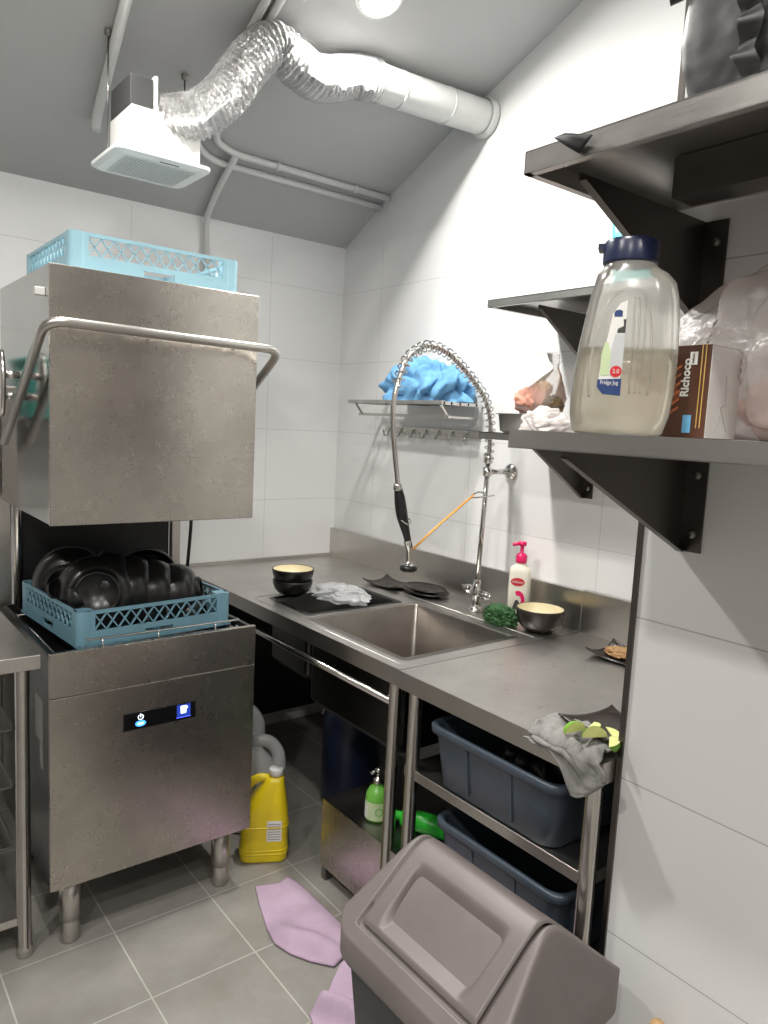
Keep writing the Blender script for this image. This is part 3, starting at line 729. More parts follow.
shelf('wall_shelf', 'far lower steel shelf beside the faucet, carrying the metal tray and food bag', 1.80, XR - .0015, .862, 1.787, 1.530, (1.61, 1.0))
shelf('wall_shelf', 'far upper steel shelf seen left of the water jug', 1.80, XR - .0015, .862, 1.787, 1.963, (1.61, 1.0))

# ------------------------------------------------------------------ water jug
jc = V((1.025, .705, 1.5415)); ang = math.radians(-58)   # local x = across, local y = away from the camera
def joff(z): return .010 * min(1, z / .19) if z < .232 else .010 - .010 * min(1, (z - .232) / .03)
def jring(w, d, z, r): return [V((jc.x, jc.y, jc.z + z)) + V(((x - .006 + joff(z)) * math.cos(ang) - y * math.sin(ang), (x - .006 + joff(z)) * math.sin(ang) + y * math.cos(ang), 0)) for x, y in rr(w, d, r, 6)]
jug = thing('water_jug', 'milky plastic water jug with navy lid, half full, on the near shelf', 'jug', jc)
JS = [(0, .128, .088), (.004, .138, .096), (.03, .150, .104), (.06, .154, .106), (.10, .153, .106), (.14, .148, .104), (.18, .140, .10), (.21, .132, .096), (.232, .122, .092), (.246, .108, .085), (.254, .088, .078), (.262, .076, .072), (.272, .074, .070)]
bm = B(); loft(bm, [jring(w, d, z, .04) for z, w, d in JS], True, True, False); obj('body', bm, 'jug', jug, True)
bm = B(); loft(bm, [jring(w - .008, d - .008, max(z, .004), .036) for z, w, d in JS if z <= .10] + [jring(.1435, .0965, .132, .036)]); obj('water', bm, 'water', jug, True)
bm = B(); loft(bm, [jring(.080, .076, .262, .038), jring(.084, .08, .264, .039), jring(.084, .08, .292, .039), jring(.078, .074, .298, .036)]); cap = obj('lid', bm, 'navy_cap', jug, True, bev=.001)
jM = Matrix.Translation(jc) @ Matrix.Rotation(ang, 4, 'Z')
bm = B(); box(bm, -.055, -.036, -.014, .014, .284, .293, jM); obj('spout', bm, 'navy_cap', cap)
yf = -.0535
# grip recess on the right of the label: raised ribs
bm = B()
for x in (.010, .018, .026): tube(bm, smoothpath([jM @ V(p) for p in ((x, -.0515, .062), (x, -.0525, .11), (x - .001, -.051, .16), (x - .004, -.047, .205))], 6), .0016, 8)
tube(bm, smoothpath([jM @ V(p) for p in ((-.048, -.0525, .055), (-.05, -.0535, .10), (-.043, -.052, .16), (-.025, -.0475, .205), (0, -.045, .218), (.022, -.0465, .205), (.034, -.0505, .16), (.038, -.053, .10), (.036, -.0525, .06))], 6), .0022, 8)
obj('grip_ribs', bm, 'jug', jug, True)
def jpoly(pts, dy): 
    bm = B(); loft(bm, [[jM @ V((x, yf - dy, z)) for x, z in pts], [jM @ V((x, yf - dy - .0004, z)) for x, z in pts]]); return bm
lab = obj('label', jpoly([(-.037, .068), (-.004, .058), (-.002, .20), (-.012, .196), (-.022, .18), (-.034, .10)], .0004), 'label_white', jug)
obj('label_footer', jpoly([(-.037, .082), (-.037, .070), (-.028, .060), (-.002, .058), (-.002, .084)], .001), 'navy_print', lab)
obj('label_badge', jpoly([(-.011 + .0085 * math.cos(a), .0945 + .0085 * math.sin(a)) for a in [i * PI / 10 for i in range(20)]], .0014), 'red', lab)
obj('label_picture', jpoly([(-.034, .088), (-.021, .088), (-.020, .122), (-.025, .138), (-.030, .138), (-.034, .12)], .001), 'label_green', lab)
obj('label_jug_print', jpoly([(-.02, .088), (-.002, .088), (-.002, .150), (-.016, .150), (-.02, .13)], .0008), 'jerry', lab)
obj('label_lid_print', jpoly([(-.014, .152), (-.002, .152), (-.002, .172), (-.006, .172), (-.005, .162), (-.013, .158)], .001), 'print_dark', lab)
obj('label_emblem', jpoly([(-.02, .176), (-.008, .176), (-.008, .184), (-.012, .186), (-.018, .185), (-.02, .182)], .001), 'navy_print', lab)
jt = lambda x, z, d=.0018: jM @ frame3((x, yf - d, z), (1, 0, 0), (0, 0, 1))
text('label_text', 'Fridge Jug', .0086, 'label_white', lab, jt(-.0195, .0775), sx=.78)
text('badge_text', '2.0', .0085, 'label_white', lab, jt(-.011, .0945, .0022))
bm = B()
for i in range(11): box(bm, -.0385, -.036, yf - .0006, yf - .0002, .10 + i * .007, .1006 + i * .007, jM)
obj('scale_marks', bm, 'label_grey', jug)

# ------------------------------------------------------------------ brown carton
bx = thing('carton', 'brown wafer carton with white end standing behind the water jug', 'box', (1.15, .675, 1.5412))
a0, a1, b0, b1, c0, c1 = 1.10, 1.195, .605, .785, 1.5415, 1.686
obj('carton_body', BX(a0, a1, b0 + .0008, b1, c0, c1), 'box_brown', bx, bev=.001)
we = obj('white_end', BX(a0 + .001, a1 - .001, b0, b0 + .0006, c0 + .001, c1 - .001), 'box_white', bx)
bm = B(); tube(bm, [(1.125, b0 - .0004, c0 + .01), (1.14, b0 - .0004, c0 + .05), (1.155, b0 - .0004, c0 + .055), (1.15, b0 - .0004, c0 + .10)], .0007, 5); tube(bm, [(1.14, b0 - .0004, c0 + .05), (1.165, b0 - .0004, c0 + .012)], .0007, 5); obj('crease', bm, 'label_grey', we)
xf = a0 - .0006; c0 -= .004
def bpoly(pts, d=0): bm = B(); prism(bm, pts, 'X', xf - d - .0003, xf - d); return bm
obj('wafer_picture', bpoly([(.755, c0 + .02), (.68, c0 + .035), (.652, c0 + .068), (.668, c0 + .11), (.755, c0 + .125)]), 'wafer_dark', bx)
for k in range(6):
    z = c0 + .030 + k * .013
    obj('wafer_layer', bpoly([(.75, z + .030), (.672, z + .006), (.652, z + .020), (.652, z + .024), (.672, z + .012), (.75, z + .036)], .0004 + k * .0001), 'wafer', bx)
text('brand_text', 'Richoco', .019, 'label_white', bx, frame3((xf - .001, .6435, c0 + .098), (0, 0, 1), (0, 1, 0)), sx=.95, bold=.0006)
obj('halal_badge', bpoly([(.640, c0 + .118), (.627, c0 + .118), (.627, c0 + .138), (.640, c0 + .138)], .0003), 'label_white', bx)
text('halal_text', 'HALAL', .005, 'print_dark', bx, frame3((xf - .0012, .6335, c0 + .128), (0, 0, 1), (0, 1, 0)))
obj('blue_badge', bpoly([(.643, c0 + .012), (.629, c0 + .012), (.629, c0 + .04), (.643, c0 + .04)], .0003), 'blue_print', bx)
bm = B()
for k in range(2): box(bm, xf - .0006, xf - .0002,   .613 + k * .006, .6148 + k * .006, c0 + .02, c0 + .15)
obj('small_print', bm, 'gold_print', bx)

# ------------------------------------------------------------------ clear bag on the near shelf, black bag on the top shelf
cb = lump((1.262, .46, 1.675), (.10, .29, .16), 11, .17, 7.5, 6, 1.5425, 2.0)
for v in cb.verts:
    if v.co.x > XP - .008: v.co.x = XP - .008 + (v.co.x - XP + .008) * .01
    if v.co.y > .603: v.co.x = max(v.co.x, 1.2)
tag(obj('plastic_bag', cb, 'bag', None, True, origin=(1.25, .47, 1.5425)), 'large clear plastic bag slumped behind the brown carton on the near shelf', 'bag')
fd = crumple((1.27, .42, 1.60), (.06, .2, .07), 17, .2, .1, 1.6, 3.5, 4, zmin=1.5435)
tag(obj('packed_food', fd, 'salmon', None, True, origin=(1.27, .44, 1.5435)), 'pinkish food packed inside the large clear plastic bag', 'food', kind='stuff')
bb = thing('backpack', 'black nylon bag standing on the uppermost shelf', 'bag', (1.13, .5, 1.9835))
bm = lump((1.15, .47, 2.15), (.145, .195, .19), 21, .09, 3.2, 6, 1.9838, 3.2); obj('bag_body', bm, 'black_cloth', bb, True)
bm = B(); grid(bm, 10, 30, lambda u, v: V((1.0 - .012 * math.sin(v * 40) * (.3 + u), .53 + .03 * u + .006 * math.sin(v * 31), 1.99 + .28 * v))); s_ = obj('ruffle_seam', bm, 'black_cloth', bb, True)
bm = B(); tube(bm, smoothpath([(1.05, .70, 2.19), (1.07, .66, 2.205), (1.10, .60, 2.24), (1.14, .5, 2.30)]), .008, 8, flat=.4); obj('strap', bm, 'black_cloth', bb, True)
bm = B(); grid(bm, 3, 10, lambda u, v: V((.918 - .004 * math.sin(v * 3), .72 + .022 * u + .05 * v, 1.984 - .034 * (1 - v) * (.4 + .6 * u) + .001)))
md = obj('strap_end', bm, 'black_cloth', bb, True); md.modifiers.new('s', 'SOLIDIFY').thickness = .003

# ------------------------------------------------------------------ things on the far lower shelf
ZS = 1.5305
tr = thing('metal_tray', 'small steel tray on the end of the far lower shelf', 'tray', (1.93, 1.73, ZS))
def rrbox(bm, c, w, d, z0, z1, r, flare, th=.0015):
    rings = [ring(rr(w - .02, d - .02, r, 5), z0, c), ring(rr(w, d, r, 5), z0 + .006, c), ring(rr(w + flare, d + flare, r, 5), z1, c), ring(rr(w + flare + .02, d + flare + .02, r + .008, 5), z1, c),
             ring(rr(w + flare + .02, d + flare + .02, r + .008, 5), z1 + .002, c), ring(rr(w + flare - .004, d + flare - .004, r, 5), z1 + .002, c), ring(rr(w - .004, d - .004, r, 5), z0 + .008, c), ring(rr(w - .03, d - .03, r, 5), z0 + .003, c)]
    loft(bm, rings); return bm
obj('pan', rrbox(B(), (1.94, 1.695), .16, .14, ZS, ZS + .062, .025, .012), 'steel_dark', tr, True)
def bagfood(c, size, label, mat, seed, z):
    bm = crumple(c, size, seed, .2, .15, 1.6, 3.6, 4, zmin=z)
    return obj('packed_snack', bm, mat, None, True, origin=(c[0], c[1], z))
fb = thing('food_bag', 'knotted clear bag of orange and brown snacks in the metal tray', 'bag', (1.95, 1.66, ZS + .066))
bm = B(); zz = ZS + .0665
rings = []
for k, (z, rx, ry, oy) in enumerate(((0, .05, .075, 0), (.02, .058, .09, 0), (.055, .055, .085, -.005), (.09, .042, .065, -.02), (.125, .024, .036, -.045), (.145, .010, .014, -.055), (.155, .007, .009, -.057), (.175, .02, .016, -.05), (.20, .026, .02, -.045))):
    rings.append([V((1.95 + rx * math.cos(a) * (1 + .14 * math.sin(5 * a + k)), 1.66 + oy + ry * math.sin(a) * (1 + .14 * math.cos(4 * a + k * 2)), zz + z)) for a in [2 * PI * i / 30 for i in range(30)]])
loft(bm, rings, True, True, False); obj('bag_film', bm, 'bag_clear', fb, True)
obj('orange_snacks', crumple((1.935, 1.685, zz + .042), (.042, .062, .042), 31, .25, .2, 1.8, 4, 4, zmin=zz + .003), 'salmon', fb, True)
obj('brown_snacks', crumple((1.945, 1.60, zz + .03), (.035, .03, .03), 33, .25, .2, 1.8, 4, 4, zmin=zz + .003), 'brown_food', fb, True)
obj('yellow_snacks', crumple((1.96, 1.665, zz + .085), (.024, .034, .025), 35, .25, .2, 1.8, 4, 4, zmin=zz + .003), 'food', fb, True)
wc = lump((1.845, 1.54, ZS + .034), (.036, .09, .042), 44, .36, 5, 6, ZS + .0008)
tag(obj('white_cloth', wc, 'white_cloth', None, True, origin=(1.84, 1.545, ZS)), 'bunched white cloth on the far lower shelf in front of the metal tray', 'cloth')
obm = crumple((1.98, 1.46, ZS + .045), (.05, .06, .045), 43, .18, .1, 1.5, 3.2, 4, zmin=ZS + .0008)
tag(obj('brown_packet', obm, 'brown_food', None, True, origin=(1.98, 1.46, ZS)), 'brown packet on the far lower shelf just left of the water jug', 'packet')
tq = thing('turquoise_tub', 'turquoise plastic tub on the far upper shelf, seen just above the jug lid', 'tub', (1.96, 1.295, 1.9635))
bm = B(); rings = [ring(rr(.16, .16, .03), 1.9635, (1.96, 1.295)), ring(rr(.19, .19, .03), 2.21, (1.96, 1.295)), ring(rr(.184, .184, .03), 2.21, (1.96, 1.295)), ring(rr(.15, .15, .03), 1.97, (1.96, 1.295))]
loft(bm, rings); obj('tub_wall', bm, 'teal_bright', tq, True)
bm = B(); q = ring(rr(.195, .195, .03), 2.21, (1.96, 1.295)); tube(bm, q + q[:1], .006, 8, False); obj('tub_rim', bm, 'teal_bright', tq, True)

# ------------------------------------------------------------------ things on the tables
# pump bottle by the wall
pb = thing('pump_bottle', 'cream hand wash bottle with pink pump against the upstand', 'bottle', (2.075, 1.80, ZT + .0005))
c = (2.075, 1.80); rot = math.radians(-55)
bm = B(); loft(bm, [ring(rr(w, d, r, 6), ZT + .0005 + z, c, rot) for z, w, d, r in ((0, .062, .036, .014), (.004, .068, .042, .016), (.09, .070, .043, .017), (.15, .068, .042, .017), (.168, .062, .038, .016), (.176, .034, .03, .014), (.184, .026, .026, .012))]); obj('bottle', bm, 'bottle_cream', pb, True)
bm = B(); lathe(bm, [(.001, .184), (.017, .184), (.018, .19), (.018, .206), (.013, .214), (.006, .216), (.006, .238), (.013, .24), (.014, .252), (.001, .254)], (*c, ZT), 20)
cyl(bm, (c[0], c[1], ZT + .248), (c[0] - .03, c[1] + .012, ZT + .243), .0055, 10); obj('pump', bm, 'pink', pb, True)
pM = Matrix.Translation((*c, ZT)) @ Matrix.Rotation(rot, 4, 'Z')
def pp(pts, d): bm = B(); loft(bm, [[pM @ V((x, -.0217 - d, z)) for x, z in pts], [pM @ V((x, -.0221 - d, z)) for x, z in pts]]); return bm
ell = lambda cx, cz, a, b: [(cx + a * math.cos(i * PI / 12), cz + b * math.sin(i * PI / 12)) for i in range(24)]
lb = obj('red_badge', pp(ell(-.004, .122, .022, .0135), 0), 'red', pb)
text('badge_text', 'Lifebuoy', .0105, 'label_white', lb, pM @ frame3((-.004, -.0226, .122), (1, 0, 0), (0, 0, 1)))
obj('pink_swirl', pp([(.000 + r_ * math.cos(a), .062 + r_ * math.sin(a) * 1.5) for r_, a in [(.021, i * .3) for i in range(-3, 8)] + [(.010, i * .3) for i in range(7, -4, -1)]], 0), 'pink', pb)
obj('portrait_print', pp([(-.018, .030), (.008, .030), (.006, .050), (0, .062), (-.008, .062), (-.012, .048)], .0002), 'print_dark', pb)
pb.scale = (1.16, 1.16, 1.13)
# green curls
gb = crumple((1.945, 1.765, ZT + .026), (.032, .058, .034), 51, .3, .45, 2.2, 6.5, 6, zmin=ZT + .0006)
tag(obj('curly_greens', gb, 'green_scrub', None, True, origin=(1.945, 1.775, ZT)), 'clump of dark green curly leaves beside the single cream-lined bowl', 'greens')
# plates under the spray head
def square_plate(c, w, d, z, rot, label, name='plate', up=.018, group='dark serving plates'):
    t = thing(name, label, 'plate', (c[0], c[1], z), group)
    def f(u, v):
        x, y = (u - .5) * 2, (v - .5) * 2
        k = (abs(x) * abs(y)) ** 2.2; e = max(abs(x), abs(y)) ** 5
        sx = x * w / 2 * (1 - .08 * (1 - y * y)); sy = y * d / 2 * (1 - .08 * (1 - x * x))
        return V((c[0] + sx * math.cos(rot) - sy * math.sin(rot), c[1] + sx * math.sin(rot) + sy * math.cos(rot), z + .005 + up * k + .006 * e))
    bm = B(); grid(bm, 24, 24, f); o = obj('dish', bm, 'brown_glaze', t, True); md = o.modifiers.new('s', 'SOLIDIFY'); md.thickness = .0045; md.offset = 1
    return t
square_plate((1.965, 2.425), .15, .19, ZT + .0005, .15, 'dark square plate with upturned corners, left behind the sink under the spray head')
def oval_plate(c, a, b, z, label, group='dark serving plates'):
    t = thing('plate', label, 'plate', (*c, z), group)
    bm = B(); lathe(bm, [(.001, 0), (.6, 0), (.66, .006), (1, .016), (.99, .019), (.64, .009), (.55, .005), (.001, .005)], n=44, mat=Matrix.Translation((*c, z)) @ Matrix.Diagonal((a, b, 1, 1))); obj('dish', bm, 'brown_glaze', t, True); return t
oval_plate((2.0, 2.235), .078, .115, ZT + .0008, 'lower dark oval plate of the pair under the spray head')
oval_plate((2.0, 2.240), .072, .107, ZT + .0128, 'upper dark oval plate of the pair under the spray head')
# plate with leftovers by the pier
square_plate((2.0, 1.27), .17, .21, ZT + .0005, .1, 'dark plate of food scraps on the work table beside the upstand', up=.02)
bm = crumple((2.0, 1.285, ZT + .016), (.04, .055, .012), 61, .3, .35, 2.5, 6, 5, zmin=ZT + .0105)
fs = obj('food_scraps', bm, 'food', None, True, origin=(2.0, 1.285, ZT + .01)); tag(fs, 'golden noodle and vegetable scraps on the dark plate beside the upstand', 'food', kind='stuff')
# lime plate
square_plate((1.45, .957), .168, .160, ZT + .009, -.2, 'dark square plate of lime wedges at the front corner of the work table', up=.010)
def wedge(loc, rz, rx, label, s=.030):
    t = thing('lime_wedge', label, 'lime', (0, 0, 0), 'lime wedges on the dark plate')
    a0_, a1_ = math.radians(-32), math.radians(32); N = 8; K = 14
    bm = B(); grid(bm, K, N, lambda u, v: V((-s * math.cos(u * PI), s * .8 * math.sin(u * PI) * math.sin(a0_ + (a1_ - a0_) * v), -s * .8 * math.sin(u * PI) * math.cos(a0_ + (a1_ - a0_) * v))))
    bmesh.ops.remove_doubles(bm, verts=bm.verts, dist=1e-5); obj('peel', bm, 'lime_peel', t, True)
    bm = B()
    for a in (a0_, a1_):
        vs = [bm.verts.new((-s * .98 * math.cos(i / K * PI), s * .78 * math.sin(i / K * PI) * math.sin(a), -s * .78 * math.sin(i / K * PI) * math.cos(a))) for i in range(K + 1)]
        bm.faces.new(vs)
    obj('flesh', bm, 'lime_flesh', t)
    t.location = loc; t.rotation_euler = (rx, 0, rz); return t
zl = ZT + .035
zl = ZT + .036
wedge((1.372, .955, zl + .004), .3, -1.2, 'lime wedge nearest the grey cloth, cut face up')
wedge((1.345, .920, zl - .004), -.5, 2.3, 'lime wedge in the middle of the plate showing green peel')
wedge((1.385, .912, zl + .002), .9, -1.0, 'pale cut lime wedge beside the black cup')
wedge((1.335, .965, zl - .006), -.2, 2.6, 'lime wedge showing its round green peel at the front of the plate')
wedge((1.345, .884, zl), .6, -1.3, 'lime wedge at the right end of the plate by the pier')
cu = thing('cup', 'small black cup standing behind the lime wedges against the pier', 'cup', (1.512, .935, ZT + .019))
bm = B(); lathe(bm, [(.001, 0), (.02, 0), (.023, .004), (.028, .055), (.026, .055), (.021, .006), (.001, .005)], (1.512, .935, ZT + .019), 28); obj('cup_wall', bm, 'black_glaze', cu, True)
# grey cloth over the corner
def gc(u, v):
    y = 1.062 - .20 * u; L_ = .205 - .10 * v * abs(u - .62) * 0
    s = v * .215
    over = .105 + .015 * math.sin(u * 5)
    wv = .010 * nz((u * 4, v * 5, .3), 1, 3) + .006 * nz((u * 9, v * 8, .1), 1, 8) + .006
    drop = (.18 + .22 * sst(.5, .9, u) + .55 * max(0, 1 - abs(u - .70) / .34)) * (1 if u < .98 else .9)
    if s < over: return V((1.298 + (over - s) - .01 * math.sin(u * 9) * v, y + .02 * math.sin(v * 7), ZT + .004 + abs(wv) * 1.9))
    h = (s - over) * drop
    return V((1.298 - .006 - abs(wv) * 1.1, y + .02 * math.sin(v * 7) - (h * .1), ZT + .006 - h * .95 + .004 * math.cos(u * 12)))
bm = B(); grid(bm, 50, 60, gc); o = obj('cleaning_cloth', bm, 'grey_cloth', None, True, origin=(1.35, 1.0, ZT)); md = o.modifiers.new('s', 'SOLIDIFY'); md.thickness = .004; md.offset = 1
tag(o, 'rumpled grey cloth hanging over the front corner of the work table', 'cloth')
# crumpled bag over the small basin
bm = lump((1.635, 2.325, ZT + .022), (.085, .135, .032), 71, .30, 6, 6, ZT + .003)
tag(obj('plastic_bag', bm, 'bag_white', None, True, origin=(1.635, 2.325, ZT)), 'crumpled white plastic bag lying across the small basin', 'bag')

# ------------------------------------------------------------------ tubs under the work table
def tub(c, w, d, z0, h, label, r=.042):
    t = thing('storage_tub', label, 'tub', (*c, z0), 'slate blue storage tubs')
    bm = B()
    R = [(w - .07, d - .07, 0), (w - .055, d - .055, .006), (w - .035, d - .035, h * .55), (w - .022, d - .022, h - .03), (w - .02, d - .02, h - .028), (w, d, h - .022), (w + .002, d + .002, h - .004), (w - .004, d - .004, h), (w - .024, d - .024, h - .001), (w - .03, d - .03, h - .01), (w - .062, d - .062, .012), (w - .08, d - .08, .009)]
    loft(bm, [ring(rr(a, b, r, 6), z0 + z, c) for a, b, z in R]); obj('tub_wall', bm, 'tub', t, True)
    for k in range(2):
        y = c[1] - d / 2 + d * (k + 1) / 3
        bm = B(); bar(bm, (c[0] - w / 2 + .0245, y, z0 + .02), (c[0] - w / 2 + .0115, y, z0 + h - .03), .006, .006); obj('side_rib', bm, 'tub', t)
    return t
tub((1.60, 1.205), .58, .455, .5655, .175, 'slate blue tub of black utensils on the undershelf of the work table')
tub((1.62, 1.195), .56, .45, .2605, .205, 'slate blue tub on the bottom shelf, mostly hidden behind the bin')
for i, (x, y, R, d, l) in enumerate(((1.45, 1.10, .055, (-.3, -.6, .5), 'black bowl in the tub nearest its right front corner'), (1.42, 1.22, .05, (-.8, .2, .6), 'black bowl at the front edge of the tub'),
                                    (1.52, 1.29, .06, (.2, .5, .8), 'upturned black bowl at the left of the tub'), (1.62, 1.15, .065, (0, -.2, 1), 'upturned black bowl in the middle of the tub'))):
    make_bowl('black_bowl', l, 'bowl', R, .05, R * .5, 'black_glaze', 'black_glaze', 'black bowls in the storage tub', None, facing((x, y, .70), d), 32)

# ------------------------------------------------------------------ under the sink
sd = thing('floor_stand', 'low stainless stand on the floor under the sink', 'stand', (1.5, 1.7, 0))
bm = B(); box(bm, 1.33, 1.78, 1.44, 1.94, .278, .284); obj('stand_top', bm, 'steel_dark', sd)
bm = B(); box(bm, 1.328, 1.332, 1.44, 1.94, .05, .284); obj('front_panel', bm, 'steel_stained', sd)
bm = B(); box(bm, 1.332, 1.78, 1.936, 1.94, .05, .278); obj('side_panel', bm, 'steel_dark', sd)
for (x, y) in ((1.345, 1.925), (1.345, 1.455), (1.765, 1.925), (1.765, 1.455)):
    obj('foot', BX(x - .012, x + .012, y - .012, y + .012, 0, .05), 'steel_dark', sd)
gp = thing('pump_bottle', 'green hand soap bottle with silver pump on the floor stand', 'bottle', (1.395, 1.745, .2845))
c = (1.405, 1.745)
bm = B(); lathe(bm, [(.001, 0), (.034, 0), (.037, .006), (.038, .06), (.036, .085), (.026, .104), (.014, .112), (.014, .116), (.001, .116)], (*c, .2845), 28); obj('bottle', bm, 'green_liquid', gp, True)
bm = B(); lathe(bm, [(.001, .116), (.015, .116), (.016, .12), (.016, .134), (.006, .136), (.005, .155), (.012, .157), (.012, .166), (.001, .168)], (*c, .2845), 20); cyl(bm, (c[0], c[1], .2845 + .162), (c[0] - .028, c[1] + .004, .2845 + .155), .005, 10); obj('pump', bm, 'steel_tube', gp, True)
def curved(c, r, z0, z1, a0, a1, n=12):
    bm = B(); grid(bm, n, 1, lambda u, v: V((c[0] + r * math.cos(a0 + (a1 - a0) * u), c[1] + r * math.sin(a0 + (a1 - a0) * u), z0 + (z1 - z0) * v))); return bm
lb = obj('label', curved(c, .0384, .292, .35, PI * .8, PI * 1.65), 'label_green', gp, True)
obj('white_panel', curved(c, .0387, .296, .338, PI * .82, PI * 1.02), 'label_white', lb, True)
bm = B(); tube(bm, [V((c[0] + .039 * math.cos(PI * 1.35 + .3 * math.cos(a)), c[1] + .039 * math.sin(PI * 1.35 + .3 * math.cos(a)), .322 + .012 * math.sin(a))) for a in [i * PI / 12 for i in range(25)]], .0012, 6); obj('emblem', bm, 'green_liquid', lb)
sp = thing('spray_bottle', 'bright green trigger spray bottle lying on the floor stand behind the table leg', 'bottle', (1.48, 1.56, .2845))
bm = B(); tube(bm, [(1.44, 1.655, .318), (1.47, 1.60, .318), (1.52, 1.50, .318)], lambda t: .028 + .004 * min(1, t * 4), 20); obj('bottle', bm, 'green_bright', sp, True)
bm = B(); tube(bm, [(1.445, 1.65, .318), (1.43, 1.68, .318)], .014, 14); bar(bm, (1.428, 1.68, .318), (1.41, 1.705, .300), .03, .02); bar(bm, (1.425, 1.68, .318), (1.385, 1.66, .30), .014, .01); obj('trigger', bm, 'green_bright', sp)
# jugs on the floor
def jerrycan(name, label, c, w, d, h, mat, capmat, rot, labmat=None, group=None, capx=.3, rings=False, fat=False):
    t = thing(name, label, 'jug', (0, 0, 0), group)
    bm = B(); S_ = [(0, .9, .9), (.012, .98, .98), (.03, 1, 1), (.24, 1, 1), (.26, .985, .985), (.28, 1, 1), (.46, 1, 1), (.49, .98, .98)]
    R = [ring(rr(w * a, d * b, min(w, d) * .28, 6), z * h) for z, a, b in S_]
    for k in range(1, 10):      # shoulder that leans to the neck at one end
        q = k / 9; ww = w * (1 - (.55 if fat else .68) * q ** (1.8 if fat else 1.1)); dd = d * (1 - .55 * q ** 1.8); R.append(ring(rr(ww, dd, min(ww, dd) * .35, 6), h * (.50 + .41 * q), (capx * w * q ** 1.1, 0)))
    nx = capx * w; loft(bm, R); obj('body', bm, mat, t, True)
    bm = B(); lathe(bm, [(w * .12, h * .9), (w * .12, h * .94), (.001, h * .94)], (nx, 0, 0), 20); obj('neck', bm, mat, t, True)
    bm = B(); lathe(bm, [(.001, h), (w * .14, h * .998), (w * .15, h * .99), (w * .15, h * .925), (w * .12, h * .92)], (nx, 0, 0), 20); obj('cap', bm, capmat, t, True)
    if fat:
        bm = B(); tube(bm, smoothpath([(nx - w * .05, 0, h * .90), (nx - w * .22, 0, h * .95), (nx - w * .42, 0, h * .93), (-w * .38, 0, h * .80), (-w * .41, 0, h * .62)], 8), w * .10, 14, flat=1.25); obj('handle', bm, mat, t, True)
    else: bm = B(); tube(bm, smoothpath([(nx - w * .10, 0, h * .86), (nx - w * .32, 0, h * .89), (nx - w * .56, 0, h * .82), (-w * .43, 0, h * .66), (-w * .43, 0, h * .48)], 8), w * .075, 14, flat=1.25); obj('handle', bm, mat, t, True)
    if labmat:
        bm = B(); box(bm, w * .05, w * .36, -d / 2 - .0012, -d / 2 - .0004, h * .25, h * .48); l = obj('label', bm, labmat, t)
        bm = B()
        for k in range(7): box(bm, w * .07, w * .34, -d / 2 - .0018, -d / 2 - .0012, h * (.27 + k * .028), h * (.281 + k * .028))
        obj('label_print', bm, 'label_grey', l)
    if rings:
        bm = B()
        for z in (.10, .14, .40):
            q = ring(rr(w * 1.0, d * 1.0, min(w, d) * .28, 6), h * z); tube(bm, q + q[:1], .003, 6, False)
        obj('moulded_band', bm, mat, t, True)
    t.location = c; t.rotation_euler = (0, 0, rot); return t
jerrycan('detergent_jug', 'yellow detergent jug with white cap on the floor right of the dishwasher', (1.233, 2.16, .0005), .165, .11, .325, 'yellow', 'white_plastic', -.5, 'label_white', rings=True, capx=.22)
jerrycan('jerrycan', 'grey jerrycan standing right behind the yellow jug', (1.31, 2.36, .0005), .20, .15, .345, 'jerry', 'jerry', -.45 + PI, capx=.2, fat=True, group='grey jerrycans')
jerrycan('jerrycan', 'grey jerrycan farthest back beside the dishwasher', (1.365, 2.62, .0005), .20, .15, .37, 'jerry', 'jerry', -.45 + PI, capx=.2, fat=True, group='grey jerrycans')
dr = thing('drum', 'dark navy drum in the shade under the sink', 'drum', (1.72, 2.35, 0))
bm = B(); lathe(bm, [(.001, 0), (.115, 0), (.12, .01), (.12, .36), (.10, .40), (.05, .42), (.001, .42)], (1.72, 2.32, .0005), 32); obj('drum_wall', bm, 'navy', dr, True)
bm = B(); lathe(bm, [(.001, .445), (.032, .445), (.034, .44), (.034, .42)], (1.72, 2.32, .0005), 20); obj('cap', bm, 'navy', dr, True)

# ------------------------------------------------------------------ bin
bn = thing('trash_bin', 'grey brown swing lid trash bin in the foreground against the near wall', 'trash bin', (1.075, .975, 0))
bc = (1.062, .972); BW, BL = .40, .48
bm = B()
loft(bm, [ring(rr(BW - .11, BL - .11, .05, 8), 0.001, bc), ring(rr(BW - .10, BL - .10, .055, 8), .01, bc), ring(rr(BW - .022, BL - .022, .07, 8), .43, bc)], True, True, True)
obj('body', bm, 'bin_body', bn, True)
bm = B()
loft(bm, [ring(rr(BW - .026, BL - .026, .07, 8), .405, bc), ring(rr(BW, BL, .075, 8), .407, bc), ring(rr(BW + .006, BL + .006, .078, 8), .425, bc), ring(rr(BW, BL, .075, 8), .443, bc), ring(rr(BW - .03, BL - .03, .07, 8), .444, bc)], True, False, False)
obj('rim_band', bm, 'bin_lid', bn, True)
hw, hl = BW / 2 + .004, BL / 2 + .004; ZR = .438; HH = .196
FX, FY = .172, .172          # half size of the flap
def sst(a, b, x): x = max(0, min(1, (x - a) / (b - a))); return x * x * (3 - 2 * x)
def tent(x, y):
    tx = max(0, (hw - abs(x))) / hw; ty = max(0, hl - abs(y))
    hx = HH * (1.06 - .90 * math.sqrt((1 - tx) ** 2 + .006))
    hy = .03 + ty * 3.0
    k = .010
    h = -k * math.log(math.exp(-hx / k) + math.exp(-hy / k) + math.exp(-(HH) / k)) 
    return ZR + max(.0, h)
